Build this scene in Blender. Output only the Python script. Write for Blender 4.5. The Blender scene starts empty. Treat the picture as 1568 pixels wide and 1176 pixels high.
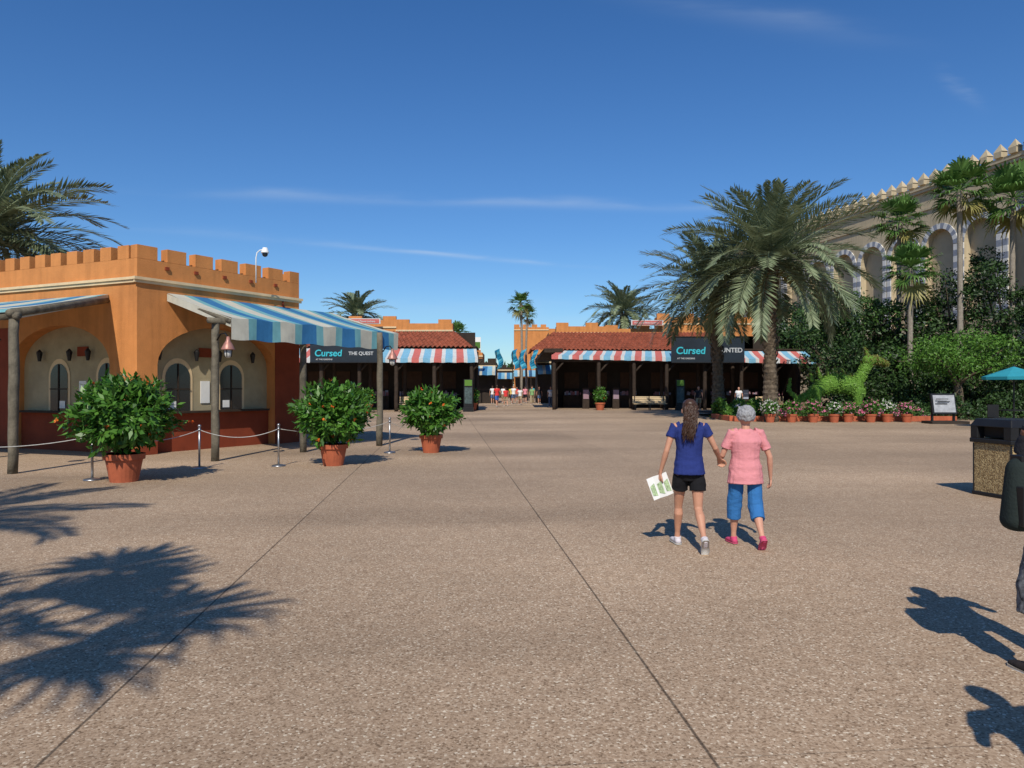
import bpy, math, random
from mathutils import Vector, Matrix, noise
R = random.Random(7)
SC = bpy.context.scene
COL = SC.collection
V = Vector
def U(a, b): return R.uniform(a, b)

# ---------------------------------------------------------------- materials
def newmat(name):
    m = bpy.data.materials.new(name); m.use_nodes = True
    nt = m.node_tree; b = nt.nodes['Principled BSDF']
    return m, nt, b
def mat(name, col, rough=0.8, var=0.25, scale=3.0, bump=0.0, bscale=30.0, metal=0.0, spec=0.3, streak=0.0):
    m, nt, b = newmat(name)
    b.inputs['Roughness'].default_value = rough
    b.inputs['Metallic'].default_value = metal
    b.inputs['Specular IOR Level'].default_value = spec
    tc = nt.nodes.new('ShaderNodeTexCoord')
    n = nt.nodes.new('ShaderNodeTexNoise'); n.inputs['Scale'].default_value = scale
    n.inputs['Detail'].default_value = 5; n.inputs['Roughness'].default_value = 0.65
    nt.links.new(tc.outputs['Object'], n.inputs['Vector'])
    r = nt.nodes.new('ShaderNodeValToRGB')
    r.color_ramp.elements[0].position = 0.3; r.color_ramp.elements[1].position = 0.7
    lo = [c * (1 - var) for c in col]; hi = [min(1, c * (1 + var * 0.7)) for c in col]
    r.color_ramp.elements[0].color = (*lo, 1); r.color_ramp.elements[1].color = (*hi, 1)
    nt.links.new(n.outputs['Fac'], r.inputs['Fac'])
    outc = r.outputs['Color']
    if streak > 0:   # vertical rain streaks
        mp = nt.nodes.new('ShaderNodeMapping'); mp.inputs['Scale'].default_value = (5, 5, 0.35)
        nt.links.new(tc.outputs['Object'], mp.inputs['Vector'])
        n3 = nt.nodes.new('ShaderNodeTexNoise'); n3.inputs['Scale'].default_value = 1.0; n3.inputs['Detail'].default_value = 4
        nt.links.new(mp.outputs[0], n3.inputs['Vector'])
        mr = nt.nodes.new('ShaderNodeMapRange'); mr.inputs[1].default_value = 0.45; mr.inputs[2].default_value = 0.75
        mr.inputs[3].default_value = 1.0; mr.inputs[4].default_value = 1.0 - streak
        nt.links.new(n3.outputs['Fac'], mr.inputs[0])
        vm = nt.nodes.new('ShaderNodeVectorMath'); vm.operation = 'SCALE'
        nt.links.new(outc, vm.inputs[0]); nt.links.new(mr.outputs[0], vm.inputs[3]); outc = vm.outputs[0]
    nt.links.new(outc, b.inputs['Base Color'])
    if bump > 0:
        n2 = nt.nodes.new('ShaderNodeTexNoise'); n2.inputs['Scale'].default_value = bscale
        n2.inputs['Detail'].default_value = 3
        nt.links.new(tc.outputs['Object'], n2.inputs['Vector'])
        bp = nt.nodes.new('ShaderNodeBump'); bp.inputs['Strength'].default_value = bump
        bp.inputs['Distance'].default_value = 0.02
        nt.links.new(n2.outputs['Fac'], bp.inputs['Height'])
        nt.links.new(bp.outputs['Normal'], b.inputs['Normal'])
    return m
def leafmat(name, dark, light, trans=0.3, rough=0.5):
    m, nt, b = newmat(name)
    g = nt.nodes.new('ShaderNodeNewGeometry')
    r = nt.nodes.new('ShaderNodeValToRGB')
    r.color_ramp.elements[0].color = (*dark, 1); r.color_ramp.elements[1].color = (*light, 1)
    nt.links.new(g.outputs['Random Per Island'], r.inputs['Fac'])
    nt.links.new(r.outputs['Color'], b.inputs['Base Color'])
    b.inputs['Roughness'].default_value = rough
    b.inputs['Specular IOR Level'].default_value = 0.35
    if trans > 0:
        t = nt.nodes.new('ShaderNodeBsdfTranslucent')
        nt.links.new(r.outputs['Color'], t.inputs['Color'])
        mx = nt.nodes.new('ShaderNodeMixShader'); mx.inputs[0].default_value = trans
        out = nt.nodes['Material Output']
        nt.links.new(b.outputs[0], mx.inputs[1]); nt.links.new(t.outputs[0], mx.inputs[2])
        nt.links.new(mx.outputs[0], out.inputs['Surface'])
    return m
def clothmat(name, col, rough=0.9, trans=0.0, var=0.12, scale=4, spec=0.15):
    m = mat(name, col, rough, var, scale, 0.25, 60, spec=spec)
    if trans > 0:
        nt = m.node_tree; b = nt.nodes['Principled BSDF']
        t = nt.nodes.new('ShaderNodeBsdfTranslucent'); t.inputs['Color'].default_value = (*col, 1)
        mx = nt.nodes.new('ShaderNodeMixShader'); mx.inputs[0].default_value = trans
        nt.links.new(b.outputs[0], mx.inputs[1]); nt.links.new(t.outputs[0], mx.inputs[2])
        nt.links.new(mx.outputs[0], nt.nodes['Material Output'].inputs['Surface'])
    return m

M_orange = mat('orange_stucco', (0.56, 0.225, 0.070), 0.9, 0.16, 1.3, 0.35, 40, streak=0.2)
M_red = mat('red_brown_stucco', (0.23, 0.045, 0.018), 0.9, 0.2, 1.5, 0.3, 40)
M_cream = mat('cream_stucco', (0.36, 0.30, 0.19), 0.9, 0.18, 2, 0.3, 40)
M_trim = mat('cream_trim', (0.66, 0.50, 0.30), 0.8, 0.12, 3)
M_tan = mat('tan_facade', (0.50, 0.41, 0.27), 0.9, 0.13, 0.35, 0.2, 10, streak=0.18)
M_tan2 = mat('tan_recess', (0.46, 0.37, 0.24), 0.9, 0.15, 0.5)
M_grayst = mat('grey_voussoir', (0.25, 0.27, 0.32), 0.9, 0.15, 2)
M_whitest = mat('white_voussoir', (0.66, 0.64, 0.60), 0.9, 0.12, 2)
M_wood = mat('weathered_wood', (0.15, 0.13, 0.095), 0.9, 0.4, 5, 0.6, 30, streak=0.5)
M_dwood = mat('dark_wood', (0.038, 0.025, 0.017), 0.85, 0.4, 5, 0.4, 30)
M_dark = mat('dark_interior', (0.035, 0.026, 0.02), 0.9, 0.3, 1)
M_glass = mat('dark_glass', (0.012, 0.014, 0.016), 0.12, 0.1, 1, spec=0.6)
M_black = mat('black_plastic', (0.014, 0.014, 0.015), 0.4, 0.2, 3)
M_metal = mat('steel', (0.38, 0.38, 0.39), 0.35, 0.1, 5, metal=0.9)
M_whitep = mat('white_paint', (0.75, 0.75, 0.73), 0.6, 0.06, 3)
M_rope = mat('white_rope', (0.50, 0.49, 0.46), 0.9, 0.2, 30)
M_terra = mat('terracotta', (0.42, 0.11, 0.05), 0.75, 0.2, 6, 0.2, 40, streak=0.25)
M_tile = mat('roof_tile', (0.30, 0.085, 0.045), 0.8, 0.5, 2.5, 0.2, 20)
M_soil = mat('soil', (0.05, 0.035, 0.025), 1.0, 0.3, 8)
M_acream = clothmat('canvas_cream', (0.58, 0.57, 0.48), trans=0.15)
M_ateal = clothmat('canvas_teal', (0.18, 0.42, 0.46), trans=0.15)
M_ablue = clothmat('canvas_blue', (0.045, 0.19, 0.40), trans=0.15)
M_asky = clothmat('canvas_sky', (0.22, 0.48, 0.66), trans=0.2)
M_acoral = clothmat('canvas_coral', (0.60, 0.17, 0.15), trans=0.2)
M_awhite = clothmat('canvas_white', (0.64, 0.66, 0.66), trans=0.2)
M_leafpot = leafmat('pot_leaf', (0.025, 0.095, 0.010), (0.11, 0.25, 0.035), 0.22, 0.4)
M_leaftree = leafmat('tree_leaf', (0.010, 0.028, 0.007), (0.040, 0.085, 0.018), 0.0)
M_leaftree2 = leafmat('tree_leaf_mid', (0.022, 0.055, 0.010), (0.065, 0.135, 0.026), 0.0)
M_leafbright = leafmat('bright_leaf', (0.045, 0.13, 0.015), (0.12, 0.25, 0.035), 0.2)
M_topi = leafmat('topiary_leaf', (0.12, 0.25, 0.03), (0.22, 0.40, 0.06), 0.1)
M_topib = leafmat('topiary_brown', (0.11, 0.10, 0.02), (0.22, 0.21, 0.05), 0.1)
M_topis = mat('topiary_moss', (0.10, 0.21, 0.03), 1.0, 0.4, 12, 0.6, 20)
M_frond = leafmat('date_frond', (0.10, 0.135, 0.07), (0.29, 0.34, 0.20), 0.2, 0.42)
M_frondy = leafmat('old_frond', (0.22, 0.20, 0.05), (0.38, 0.34, 0.12), 0.25)
M_fan = leafmat('fan_frond', (0.045, 0.11, 0.02), (0.14, 0.26, 0.06), 0.25)
M_bark = mat('palm_bark', (0.13, 0.10, 0.07), 0.95, 0.5, 9, 1.0, 25)
M_barkg = mat('grey_palm_bark', (0.27, 0.235, 0.19), 0.95, 0.3, 9, 0.7, 25)
M_flor = leafmat('orange_flower', (0.62, 0.06, 0.01), (0.75, 0.20, 0.02), 0.1)
M_flpk = leafmat('pink_flower', (0.55, 0.06, 0.18), (0.80, 0.35, 0.50), 0.1)
M_flwh = leafmat('white_flower', (0.6, 0.55, 0.55), (0.8, 0.75, 0.7), 0.1)
M_copper = mat('copper', (0.42, 0.20, 0.16), 0.45, 0.2, 8, metal=0.3)

# ---------------------------------------------------------------- mesh builder
class MB:
    def __init__(s): s.v = []; s.f = []; s.m = []
    def add(s, vs, fs, mi=0):
        o = len(s.v); s.v.extend([tuple(x) for x in vs])
        for f in fs: s.f.append([i + o for i in f]); s.m.append(mi)
    def quad(s, a, b, c, d, mi=0): s.add([a, b, c, d], [(0, 1, 2, 3)], mi)
    def box(s, c, size, mi=0, rz=0.0, rx=0.0, tap=1.0):
        hx, hy, hz = [k / 2 for k in size]
        mt = Matrix.Rotation(rz, 3, 'Z') @ Matrix.Rotation(rx, 3, 'X')
        vs = []
        for z in (-hz, hz):
            t = tap if z > 0 else 1
            for x, y in ((-hx, -hy), (hx, -hy), (hx, hy), (-hx, hy)):
                vs.append(V(c) + mt @ V((x * t, y * t, z)))
        s.add(vs, [(3, 2, 1, 0), (4, 5, 6, 7), (0, 1, 5, 4), (1, 2, 6, 5), (2, 3, 7, 6), (3, 0, 4, 7)], mi)
    def tube(s, pts, rads, seg=10, mi=0, cap=True, ref=(1, 0, 0)):
        pts = [V(p) for p in pts]; n = len(pts); rings = []
        rads = [(r, r) if not isinstance(r, (tuple, list)) else r for r in rads]
        ref = V(ref)
        for i, p in enumerate(pts):
            t = (pts[min(i + 1, n - 1)] - pts[max(i - 1, 0)])
            t = t.normalized() if t.length > 1e-9 else V((0, 0, 1))
            a = ref - t * ref.dot(t)
            if a.length < 0.05: a = V((0, 1, 0)) - t * t.y
            a.normalize(); b = t.cross(a)
            rings.append([p + a * rads[i][0] * math.cos(2 * math.pi * k / seg) + b * rads[i][1] * math.sin(2 * math.pi * k / seg) for k in range(seg)])
        vs = [v for r in rings for v in r]; fs = []
        for i in range(n - 1):
            for k in range(seg):
                k2 = (k + 1) % seg
                fs.append((i * seg + k, i * seg + k2, (i + 1) * seg + k2, (i + 1) * seg + k))
        if cap:
            fs.append(tuple(reversed(range(seg)))); fs.append(tuple((n - 1) * seg + k for k in range(seg)))
        s.add(vs, fs, mi)
    def ball(s, c, r, mi=0, seg=12, rings=8):
        c = V(c)
        if not isinstance(r, (tuple, list)): r = (r, r, r)
        vs = [c + V((0, 0, -r[2]))]
        for i in range(1, rings):
            ph = -math.pi / 2 + math.pi * i / rings
            for k in range(seg):
                th = 2 * math.pi * k / seg
                vs.append(c + V((r[0] * math.cos(ph) * math.cos(th), r[1] * math.cos(ph) * math.sin(th), r[2] * math.sin(ph))))
        vs.append(c + V((0, 0, r[2]))); fs = []
        for k in range(seg):
            k2 = (k + 1) % seg
            fs.append((0, 1 + k2, 1 + k))
            for i in range(rings - 2):
                a = 1 + i * seg
                fs.append((a + k, a + k2, a + seg + k2, a + seg + k))
            a = 1 + (rings - 2) * seg
            fs.append((a + k, a + k2, len(vs) - 1))
        s.add(vs, fs, mi)
    def leaf(s, p, d, nrm, L, W, mi=0):
        sd = d.cross(nrm)
        if sd.length < 1e-4: sd = V((1, 0, 0))
        sd = sd.normalized() * W * 0.5
        s.v.extend([tuple(p), tuple(p + d * L * 0.45 + sd), tuple(p + d * L), tuple(p + d * L * 0.45 - sd)])
        o = len(s.v) - 4
        s.f.append([o, o + 1, o + 2, o + 3]); s.m.append(mi)
    def build(s, name, mats, smooth=False, bevel=0, segs=3):
        me = bpy.data.meshes.new(name); me.from_pydata(s.v, [], s.f)
        for m in mats: me.materials.append(m)
        me.polygons.foreach_set('material_index', s.m)
        if smooth: me.polygons.foreach_set('use_smooth', [True] * len(s.f))
        me.update()
        ob = bpy.data.objects.new(name, me); COL.objects.link(ob)
        if bevel:
            b = ob.modifiers.new('bevel', 'BEVEL'); b.width = bevel; b.segments = segs; b.limit_method = 'ANGLE'
        return ob
def group(name, parts, loc=None):
    e = bpy.data.objects.new(name, None); COL.objects.link(e)
    e.location = loc; e.empty_display_size = 0.3
    for p in parts:
        p.parent = e; p.matrix_parent_inverse = Matrix.Translation(-V(loc))
    return e
def rv():
    while True:
        v = V((U(-1, 1), U(-1, 1), U(-1, 1)))
        if 0.05 < v.length < 1: return v.normalized()

# ---------------------------------------------------------------- camera, light, world
SUN_EL = math.radians(42.5)
dh = V((0.10, 0.995, 0)).normalized()          # direction shadows travel
sd = V((dh.x * math.cos(SUN_EL), dh.y * math.cos(SUN_EL), -math.sin(SUN_EL)))
L = bpy.data.lights.new('sun', 'SUN'); L.energy = 4.4; L.angle = math.radians(0.53); L.color = (1.0, 0.93, 0.81)
lo = bpy.data.objects.new('sun', L); COL.objects.link(lo)
lo.rotation_euler = sd.to_track_quat('-Z', 'Y').to_euler(); lo.location = (-5, -20, 30)
cam = bpy.data.cameras.new('camera'); co = bpy.data.objects.new('camera', cam); COL.objects.link(co)
co.location = (0, 0, 1.7); co.rotation_euler = (math.radians(90.2), 0, 0)
cam.sensor_width = 36; cam.lens = 36 * 1130 / 1568; cam.clip_end = 3000; cam.clip_start = 0.05
SC.camera = co
SC.view_settings.view_transform = 'Standard'; SC.view_settings.look = 'None'; SC.view_settings.exposure = 0

w = bpy.data.worlds.new('World'); SC.world = w; w.use_nodes = True
nt = w.node_tree; N = nt.nodes; LK = nt.links
bg = N['Background']; bg.inputs['Strength'].default_value = 0.088
sky = N.new('ShaderNodeTexSky'); sky.sky_type = 'NISHITA'; sky.sun_disc = False
sky.sun_elevation = SUN_EL; sky.sun_rotation = math.atan2(-dh.x, -dh.y)
sky.altitude = 0; sky.air_density = 1.0; sky.dust_density = 0.25; sky.ozone_density = 3.0
def mth(nt, op, a, b=None, c=None):
    n = nt.nodes.new('ShaderNodeMath'); n.operation = op
    for i, x in enumerate((a, b, c)):
        if x is None: continue
        if isinstance(x, (int, float)): n.inputs[i].default_value = x
        else: nt.links.new(x, n.inputs[i])
    return n.outputs[0]
tc = N.new('ShaderNodeTexCoord'); sx = N.new('ShaderNodeSeparateXYZ'); LK.new(tc.outputs['Generated'], sx.inputs[0])
yy = mth(nt, 'MAXIMUM', sx.outputs[1], 0.05)
gu = mth(nt, 'DIVIDE', sx.outputs[0], yy); gv = mth(nt, 'DIVIDE', sx.outputs[2], yy)
total = None
for (u0, v0, u1, v1, wd, it, ns) in [(-0.45, 0.262, 0.36, 0.240, 0.0065, 0.24, 5), (-0.28, 0.195, 0.09, 0.163, 0.003, 0.30, 9),
                                 (-0.60, 0.225, -0.2, 0.19, 0.006, 0.10, 6), (0.12, 0.545, 0.50, 0.475, 0.018, 0.13, 4), (0.58, 0.42, 0.64, 0.385, 0.012, 0.12, 12),
                                 (-0.30, 0.115, 0.45, 0.085, 0.02, 0.12, 6)]:
    sl = (v1 - v0) / (u1 - u0)
    nz = N.new('ShaderNodeTexNoise'); nz.inputs['Scale'].default_value = 1.0; nz.inputs['Detail'].default_value = 4
    cx = N.new('ShaderNodeCombineXYZ'); LK.new(mth(nt, 'MULTIPLY', gu, ns), cx.inputs[0]); LK.new(mth(nt, 'MULTIPLY', gv, ns * 6), cx.inputs[1]); cx.inputs[2].default_value = u0 * 31
    LK.new(cx.outputs[0], nz.inputs['Vector'])
    line = mth(nt, 'MULTIPLY_ADD', mth(nt, 'SUBTRACT', gu, u0), sl, v0)
    line = mth(nt, 'MULTIPLY_ADD', mth(nt, 'SUBTRACT', nz.outputs['Fac'], 0.5), wd * 3.0, line)
    dd = mth(nt, 'DIVIDE', mth(nt, 'SUBTRACT', gv, line), wd)
    g = mth(nt, 'EXPONENT', mth(nt, 'MULTIPLY', mth(nt, 'MULTIPLY', dd, dd), -1))
    um, uh = (u0 + u1) / 2, (u1 - u0) / 2
    eu = mth(nt, 'DIVIDE', mth(nt, 'SUBTRACT', gu, um), uh)
    ef = mth(nt, 'EXPONENT', mth(nt, 'MULTIPLY', mth(nt, 'POWER', mth(nt, 'ABSOLUTE', eu), 3.0), -1.2))
    amp = mth(nt, 'MAXIMUM', mth(nt, 'MULTIPLY_ADD', nz.outputs['Fac'], 3.0, -0.9), 0.0)
    o = mth(nt, 'MULTIPLY', mth(nt, 'MULTIPLY', mth(nt, 'MULTIPLY', g, ef), amp), it)
    total = o if total is None else mth(nt, 'ADD', total, o)
total = mth(nt, 'MINIMUM', total, 0.6)
total = mth(nt, 'MULTIPLY', total, mth(nt, 'GREATER_THAN', sx.outputs[1], 0.05))
tint = N.new('ShaderNodeValToRGB'); LK.new(sx.outputs[2], tint.inputs[0])
tint.color_ramp.elements[0].position = 0.0; tint.color_ramp.elements[0].color = (0.66, 0.84, 0.98, 1)
tint.color_ramp.elements[1].position = 0.48; tint.color_ramp.elements[1].color = (0.34, 0.66, 1.0, 1)
e_ = tint.color_ramp.elements.new(0.2); e_.color = (0.45, 0.72, 1.0, 1)
vs_ = N.new('ShaderNodeVectorMath'); vs_.operation = 'SCALE'; LK.new(tint.outputs[0], vs_.inputs[0]); vs_.inputs[3].default_value = 1.27
hs = N.new('ShaderNodeMix'); hs.data_type = 'RGBA'; hs.blend_type = 'MULTIPLY'; hs.inputs[0].default_value = 1.0
LK.new(sky.outputs[0], hs.inputs[6]); LK.new(vs_.outputs[0], hs.inputs[7])
mx = N.new('ShaderNodeMix'); mx.data_type = 'RGBA'; LK.new(total, mx.inputs[0]); LK.new(hs.outputs[2], mx.inputs[6]); mx.inputs[7].default_value = (7.0, 8.0, 9.2, 1)
LK.new(mx.outputs[2], bg.inputs['Color'])

# ---------------------------------------------------------------- ground
def ground_mat():
    m, nt, b = newmat('exposed_aggregate'); N = nt.nodes; LK = nt.links
    tc = N.new('ShaderNodeTexCoord'); P = tc.outputs['Object']
    sp = N.new('ShaderNodeSeparateXYZ'); LK.new(P, sp.inputs[0]); X, Y = sp.outputs[0], sp.outputs[1]
    vo = N.new('ShaderNodeTexVoronoi'); vo.inputs['Scale'].default_value = 85; LK.new(P, vo.inputs['Vector'])
    rs = N.new('ShaderNodeSeparateColor'); LK.new(vo.outputs['Color'], rs.inputs[0])
    rp = N.new('ShaderNodeValToRGB'); cr = rp.color_ramp
    cr.elements[0].position = 0.0; cr.elements[0].color = (0.17, 0.11, 0.065, 1)
    cr.elements[1].position = 1.0; cr.elements[1].color = (0.68, 0.58, 0.44, 1)
    for ps, c in ((0.15, (0.285, 0.192, 0.122, 1)), (0.5, (0.365, 0.258, 0.168, 1)), (0.8, (0.415, 0.298, 0.20, 1)), (0.93, (0.48, 0.37, 0.26, 1))):
        e = cr.elements.new(ps); e.color = c
    LK.new(rs.outputs[0], rp.inputs[0])
    n1 = N.new('ShaderNodeTexNoise'); n1.inputs['Scale'].default_value = 0.22; n1.inputs['Detail'].default_value = 7; n1.inputs['Roughness'].default_value = 0.6; LK.new(P, n1.inputs['Vector'])
    n2 = N.new('ShaderNodeTexNoise'); n2.inputs['Scale'].default_value = 6; n2.inputs['Detail'].default_value = 6; n2.inputs['Roughness'].default_value = 0.75; LK.new(P, n2.inputs['Vector'])
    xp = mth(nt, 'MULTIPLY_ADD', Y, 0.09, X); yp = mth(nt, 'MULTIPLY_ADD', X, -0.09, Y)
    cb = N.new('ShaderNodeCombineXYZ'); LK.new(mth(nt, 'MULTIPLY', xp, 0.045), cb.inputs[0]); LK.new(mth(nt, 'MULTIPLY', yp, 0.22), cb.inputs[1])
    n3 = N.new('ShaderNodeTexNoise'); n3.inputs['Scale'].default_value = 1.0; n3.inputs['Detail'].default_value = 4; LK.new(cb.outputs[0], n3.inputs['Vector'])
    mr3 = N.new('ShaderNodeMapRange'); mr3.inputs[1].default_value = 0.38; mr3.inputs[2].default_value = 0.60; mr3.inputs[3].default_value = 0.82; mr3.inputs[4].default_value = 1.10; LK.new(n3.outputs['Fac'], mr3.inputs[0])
    xa = mth(nt, 'DIVIDE', mth(nt, 'ADD', xp, 1.83), 3.05); ya = mth(nt, 'DIVIDE', mth(nt, 'ADD', yp, 2.7), 6.0)
    cx = N.new('ShaderNodeCombineXYZ'); LK.new(mth(nt, 'FLOOR', xa), cx.inputs[0]); LK.new(mth(nt, 'FLOOR', ya), cx.inputs[1])
    wn = N.new('ShaderNodeTexWhiteNoise'); wn.noise_dimensions = '3D'; LK.new(cx.outputs[0], wn.inputs['Vector'])
    f = mth(nt, 'MULTIPLY_ADD', wn.outputs['Value'], 0.10, 0.97)
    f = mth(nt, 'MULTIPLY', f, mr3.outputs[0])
    f = mth(nt, 'MULTIPLY', f, mth(nt, 'MULTIPLY_ADD', n1.outputs['Fac'], 0.75, 0.63))
    f = mth(nt, 'MULTIPLY', f, mth(nt, 'MULTIPLY_ADD', n2.outputs['Fac'], 0.50, 0.75))
    def joint(a, size, wd):
        fr = mth(nt, 'FRACT', mth(nt, 'ADD', a, 0.5)); d = mth(nt, 'MULTIPLY', mth(nt, 'ABSOLUTE', mth(nt, 'SUBTRACT', fr, 0.5)), size)
        d = mth(nt, 'ADD', d, mth(nt, 'MULTIPLY', mth(nt, 'SUBTRACT', n2.outputs['Fac'], 0.5), 0.011))
        mr = N.new('ShaderNodeMapRange'); mr.interpolation_type = 'SMOOTHSTEP'
        mr.inputs[1].default_value = wd * 0.4; mr.inputs[2].default_value = wd * 1.4; mr.inputs[3].default_value = 1.0; mr.inputs[4].default_value = 0.0
        LK.new(d, mr.inputs[0]); return mr.outputs[0]
    jx = joint(xa, 3.05, 0.0085); jy = joint(ya, 6.0, 0.006)
    mid = mth(nt, 'LESS_THAN', mth(nt, 'ABSOLUTE', mth(nt, 'ADD', xp, 0.3)), 2.2)
    sj = mth(nt, 'MULTIPLY_ADD', mid, 0.48, 0.20)
    f = mth(nt, 'MULTIPLY', f, mth(nt, 'SUBTRACT', 1.0, mth(nt, 'MULTIPLY', jx, sj))); f = mth(nt, 'MULTIPLY', f, mth(nt, 'SUBTRACT', 1.0, mth(nt, 'MULTIPLY', jy, 0.35)))
    vm = N.new('ShaderNodeVectorMath'); vm.operation = 'SCALE'; LK.new(rp.outputs[0], vm.inputs[0]); LK.new(f, vm.inputs[3])
    LK.new(vm.outputs[0], b.inputs['Base Color'])
    b.inputs['Roughness'].default_value = 0.85; b.inputs['Specular IOR Level'].default_value = 0.25
    bp = N.new('ShaderNodeBump'); bp.inputs['Strength'].default_value = 0.3; bp.inputs['Distance'].default_value = 0.003
    LK.new(mth(nt, 'MULTIPLY', vo.outputs['Distance'], -1), bp.inputs['Height']); LK.new(bp.outputs[0], b.inputs['Normal'])
    return m
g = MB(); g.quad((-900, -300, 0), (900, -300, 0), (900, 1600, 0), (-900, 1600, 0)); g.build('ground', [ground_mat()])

# ---------------------------------------------------------------- architecture helpers
def PT(O, d, n, s, z, off=0.0): return V((O[0] + d[0] * s + n[0] * off, O[1] + d[1] * s + n[1] * off, z))
def arcz(s, s0, s1, zs, rise):
    c = (s0 + s1) / 2; h = (s1 - s0) / 2
    return zs + rise * math.sqrt(max(0, 1 - ((s - c) / h) ** 2))
def arch_wall(mb, O, d, n, s_start, s_end, z0, z1, ops, depth, mw=0, mr=0, mb_=1, seg=18):
    cur = s_start
    for (a, b, zb, zs, rise) in sorted(ops):
        mb.quad(PT(O, d, n, cur, z0), PT(O, d, n, a, z0), PT(O, d, n, a, z1), PT(O, d, n, cur, z1), mw)
        if zb > z0:
            mb.quad(PT(O, d, n, a, z0), PT(O, d, n, b, z0), PT(O, d, n, b, zb), PT(O, d, n, a, zb), mw)
            mb.quad(PT(O, d, n, a, zb), PT(O, d, n, b, zb), PT(O, d, n, b, zb, -depth), PT(O, d, n, a, zb, -depth), mr)
        mb.quad(PT(O, d, n, a, zb), PT(O, d, n, a, zs), PT(O, d, n, a, zs, -depth), PT(O, d, n, a, zb, -depth), mr)
        mb.quad(PT(O, d, n, b, zb), PT(O, d, n, b, zs), PT(O, d, n, b, zs, -depth), PT(O, d, n, b, zb, -depth), mr)
        ss = [(a + b) / 2 - (b - a) / 2 * math.cos(math.pi * i / seg) for i in range(seg + 1)]
        for i in range(seg):
            p, q = ss[i], ss[i + 1]; zp, zq = arcz(p, a, b, zs, rise), arcz(q, a, b, zs, rise)
            mb.quad(PT(O, d, n, p, zp), PT(O, d, n, q, zq), PT(O, d, n, q, z1), PT(O, d, n, p, z1), mw)
            mb.quad(PT(O, d, n, p, zp), PT(O, d, n, q, zq), PT(O, d, n, q, zq, -depth), PT(O, d, n, p, zp, -depth), mr)
            mb.quad(PT(O, d, n, p, zb, -depth), PT(O, d, n, q, zb, -depth), PT(O, d, n, q, zq, -depth), PT(O, d, n, p, zp, -depth), mb_)
        cur = b
    mb.quad(PT(O, d, n, cur, z0), PT(O, d, n, s_end, z0), PT(O, d, n, s_end, z1), PT(O, d, n, cur, z1), mw)
def arch_panel(mb, O, d, n, a, b, zb, zs, rise, off, mi, seg=12):
    ss = [(a + b) / 2 - (b - a) / 2 * math.cos(math.pi * i / seg) for i in range(seg + 1)]
    for i in range(seg):
        p, q = ss[i], ss[i + 1]
        mb.quad(PT(O, d, n, p, zb, off), PT(O, d, n, q, zb, off), PT(O, d, n, q, arcz(q, a, b, zs, rise), off), PT(O, d, n, p, arcz(p, a, b, zs, rise), off), mi)
def lbox(mb, O, d, n, s0, s1, z0, z1, o0, o1, mi=0):
    vs = [PT(O, d, n, s, z, o) for z in (z0, z1) for s, o in ((s0, o0), (s1, o0), (s1, o1), (s0, o1))]
    mb.add(vs, [(3, 2, 1, 0), (4, 5, 6, 7), (0, 1, 5, 4), (1, 2, 6, 5), (2, 3, 7, 6), (3, 0, 4, 7)], mi)
def awning(name, B0, B1, F0, F1, pattern, mats, val=0.45, sag=0.06, flip=0):
    mb = MB(); B0, B1, F0, F1 = V(B0), V(B1), V(F0), V(F1); Lf = (F1 - F0).length
    pos = 0; k = 0; ns = 6
    while pos < Lf - 1e-4:
        wd, mi = pattern[k % len(pattern)]; e = min(Lf, pos + wd); sub = max(1, int(wd / 0.12)) if Lf < 8 else 2
        for j in range(sub):
            t0 = (pos + (e - pos) * j / sub) / Lf; t1 = (pos + (e - pos) * (j + 1) / sub) / Lf
            def S(t, r):
                p = B0.lerp(B1, t).lerp(F0.lerp(F1, t), r)
                p.z -= sag * math.sin(math.pi * r) * (0.7 + 0.5 * math.sin(t * 9)) + 0.015 * math.sin(t * Lf * 7) * r
                return p
            for i in range(ns): mb.quad(S(t0, i / ns), S(t1, i / ns), S(t1, (i + 1) / ns), S(t0, (i + 1) / ns), mi)
            def Wv(t, q):
                p = S(t, 1.0); p.z -= val * q; o = (F0 - B0); o.z = 0; o.normalize()
                return p + o * (0.02 + 0.03 * math.sin(t * Lf * 5.0) * q)
            for q in (0, 0.5): mb.quad(Wv(t0, q), Wv(t1, q), Wv(t1, q + 0.5), Wv(t0, q + 0.5), mi)
        pos = e; k += 1
    for (b, f) in ((B0, F0), (B1, F1)):
        mb.quad(b + V((0, 0, -0.02)), f + V((0, 0, -0.02)), f + V((0, 0, -0.22)), b + V((0, 0, -0.2)), 0)
    return mb.build(name, mats)

# ---------------------------------------------------------------- ticket building (left)
C0 = (-9.2, 18.1); du = (0.5, 0.866); nu = (0.866, -0.5)
dv = (-0.91, 0.4146); nv = (-0.4146, -0.91)
LU, LV = 5.3, 5.6
mb = MB()
arch_wall(mb, C0, du, nu, 0, LU, 0, 4.86, [(0.55, 4.35, 0.0, 2.25, 1.05)], 0.35, 0, 0, 1)
arch_wall(mb, C0, dv, nv, 0, LV, 0, 4.86, [(0.98, 4.9, 0.0, 2.25, 1.05)], 0.35, 0, 0, 1)
E1 = PT(C0, du, nu, LU, 0); E2 = PT(C0, dv, nv, LV, 0); E3 = E1 + (E2 - V((C0[0], C0[1], 0)))
for a, b in ((E1, E3), (E3, E2)):
    mb.quad(a, b, b + V((0, 0, 4.86)), a + V((0, 0, 4.86)), 0)
cz = V((C0[0], C0[1], 4.6)); mb.quad(cz, E1 + V((0, 0, 4.6)), E3 + V((0, 0, 4.6)), E2 + V((0, 0, 4.6)), 0)
walls = mb.build('walls', [M_orange, M_cream])
mb = MB()
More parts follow.
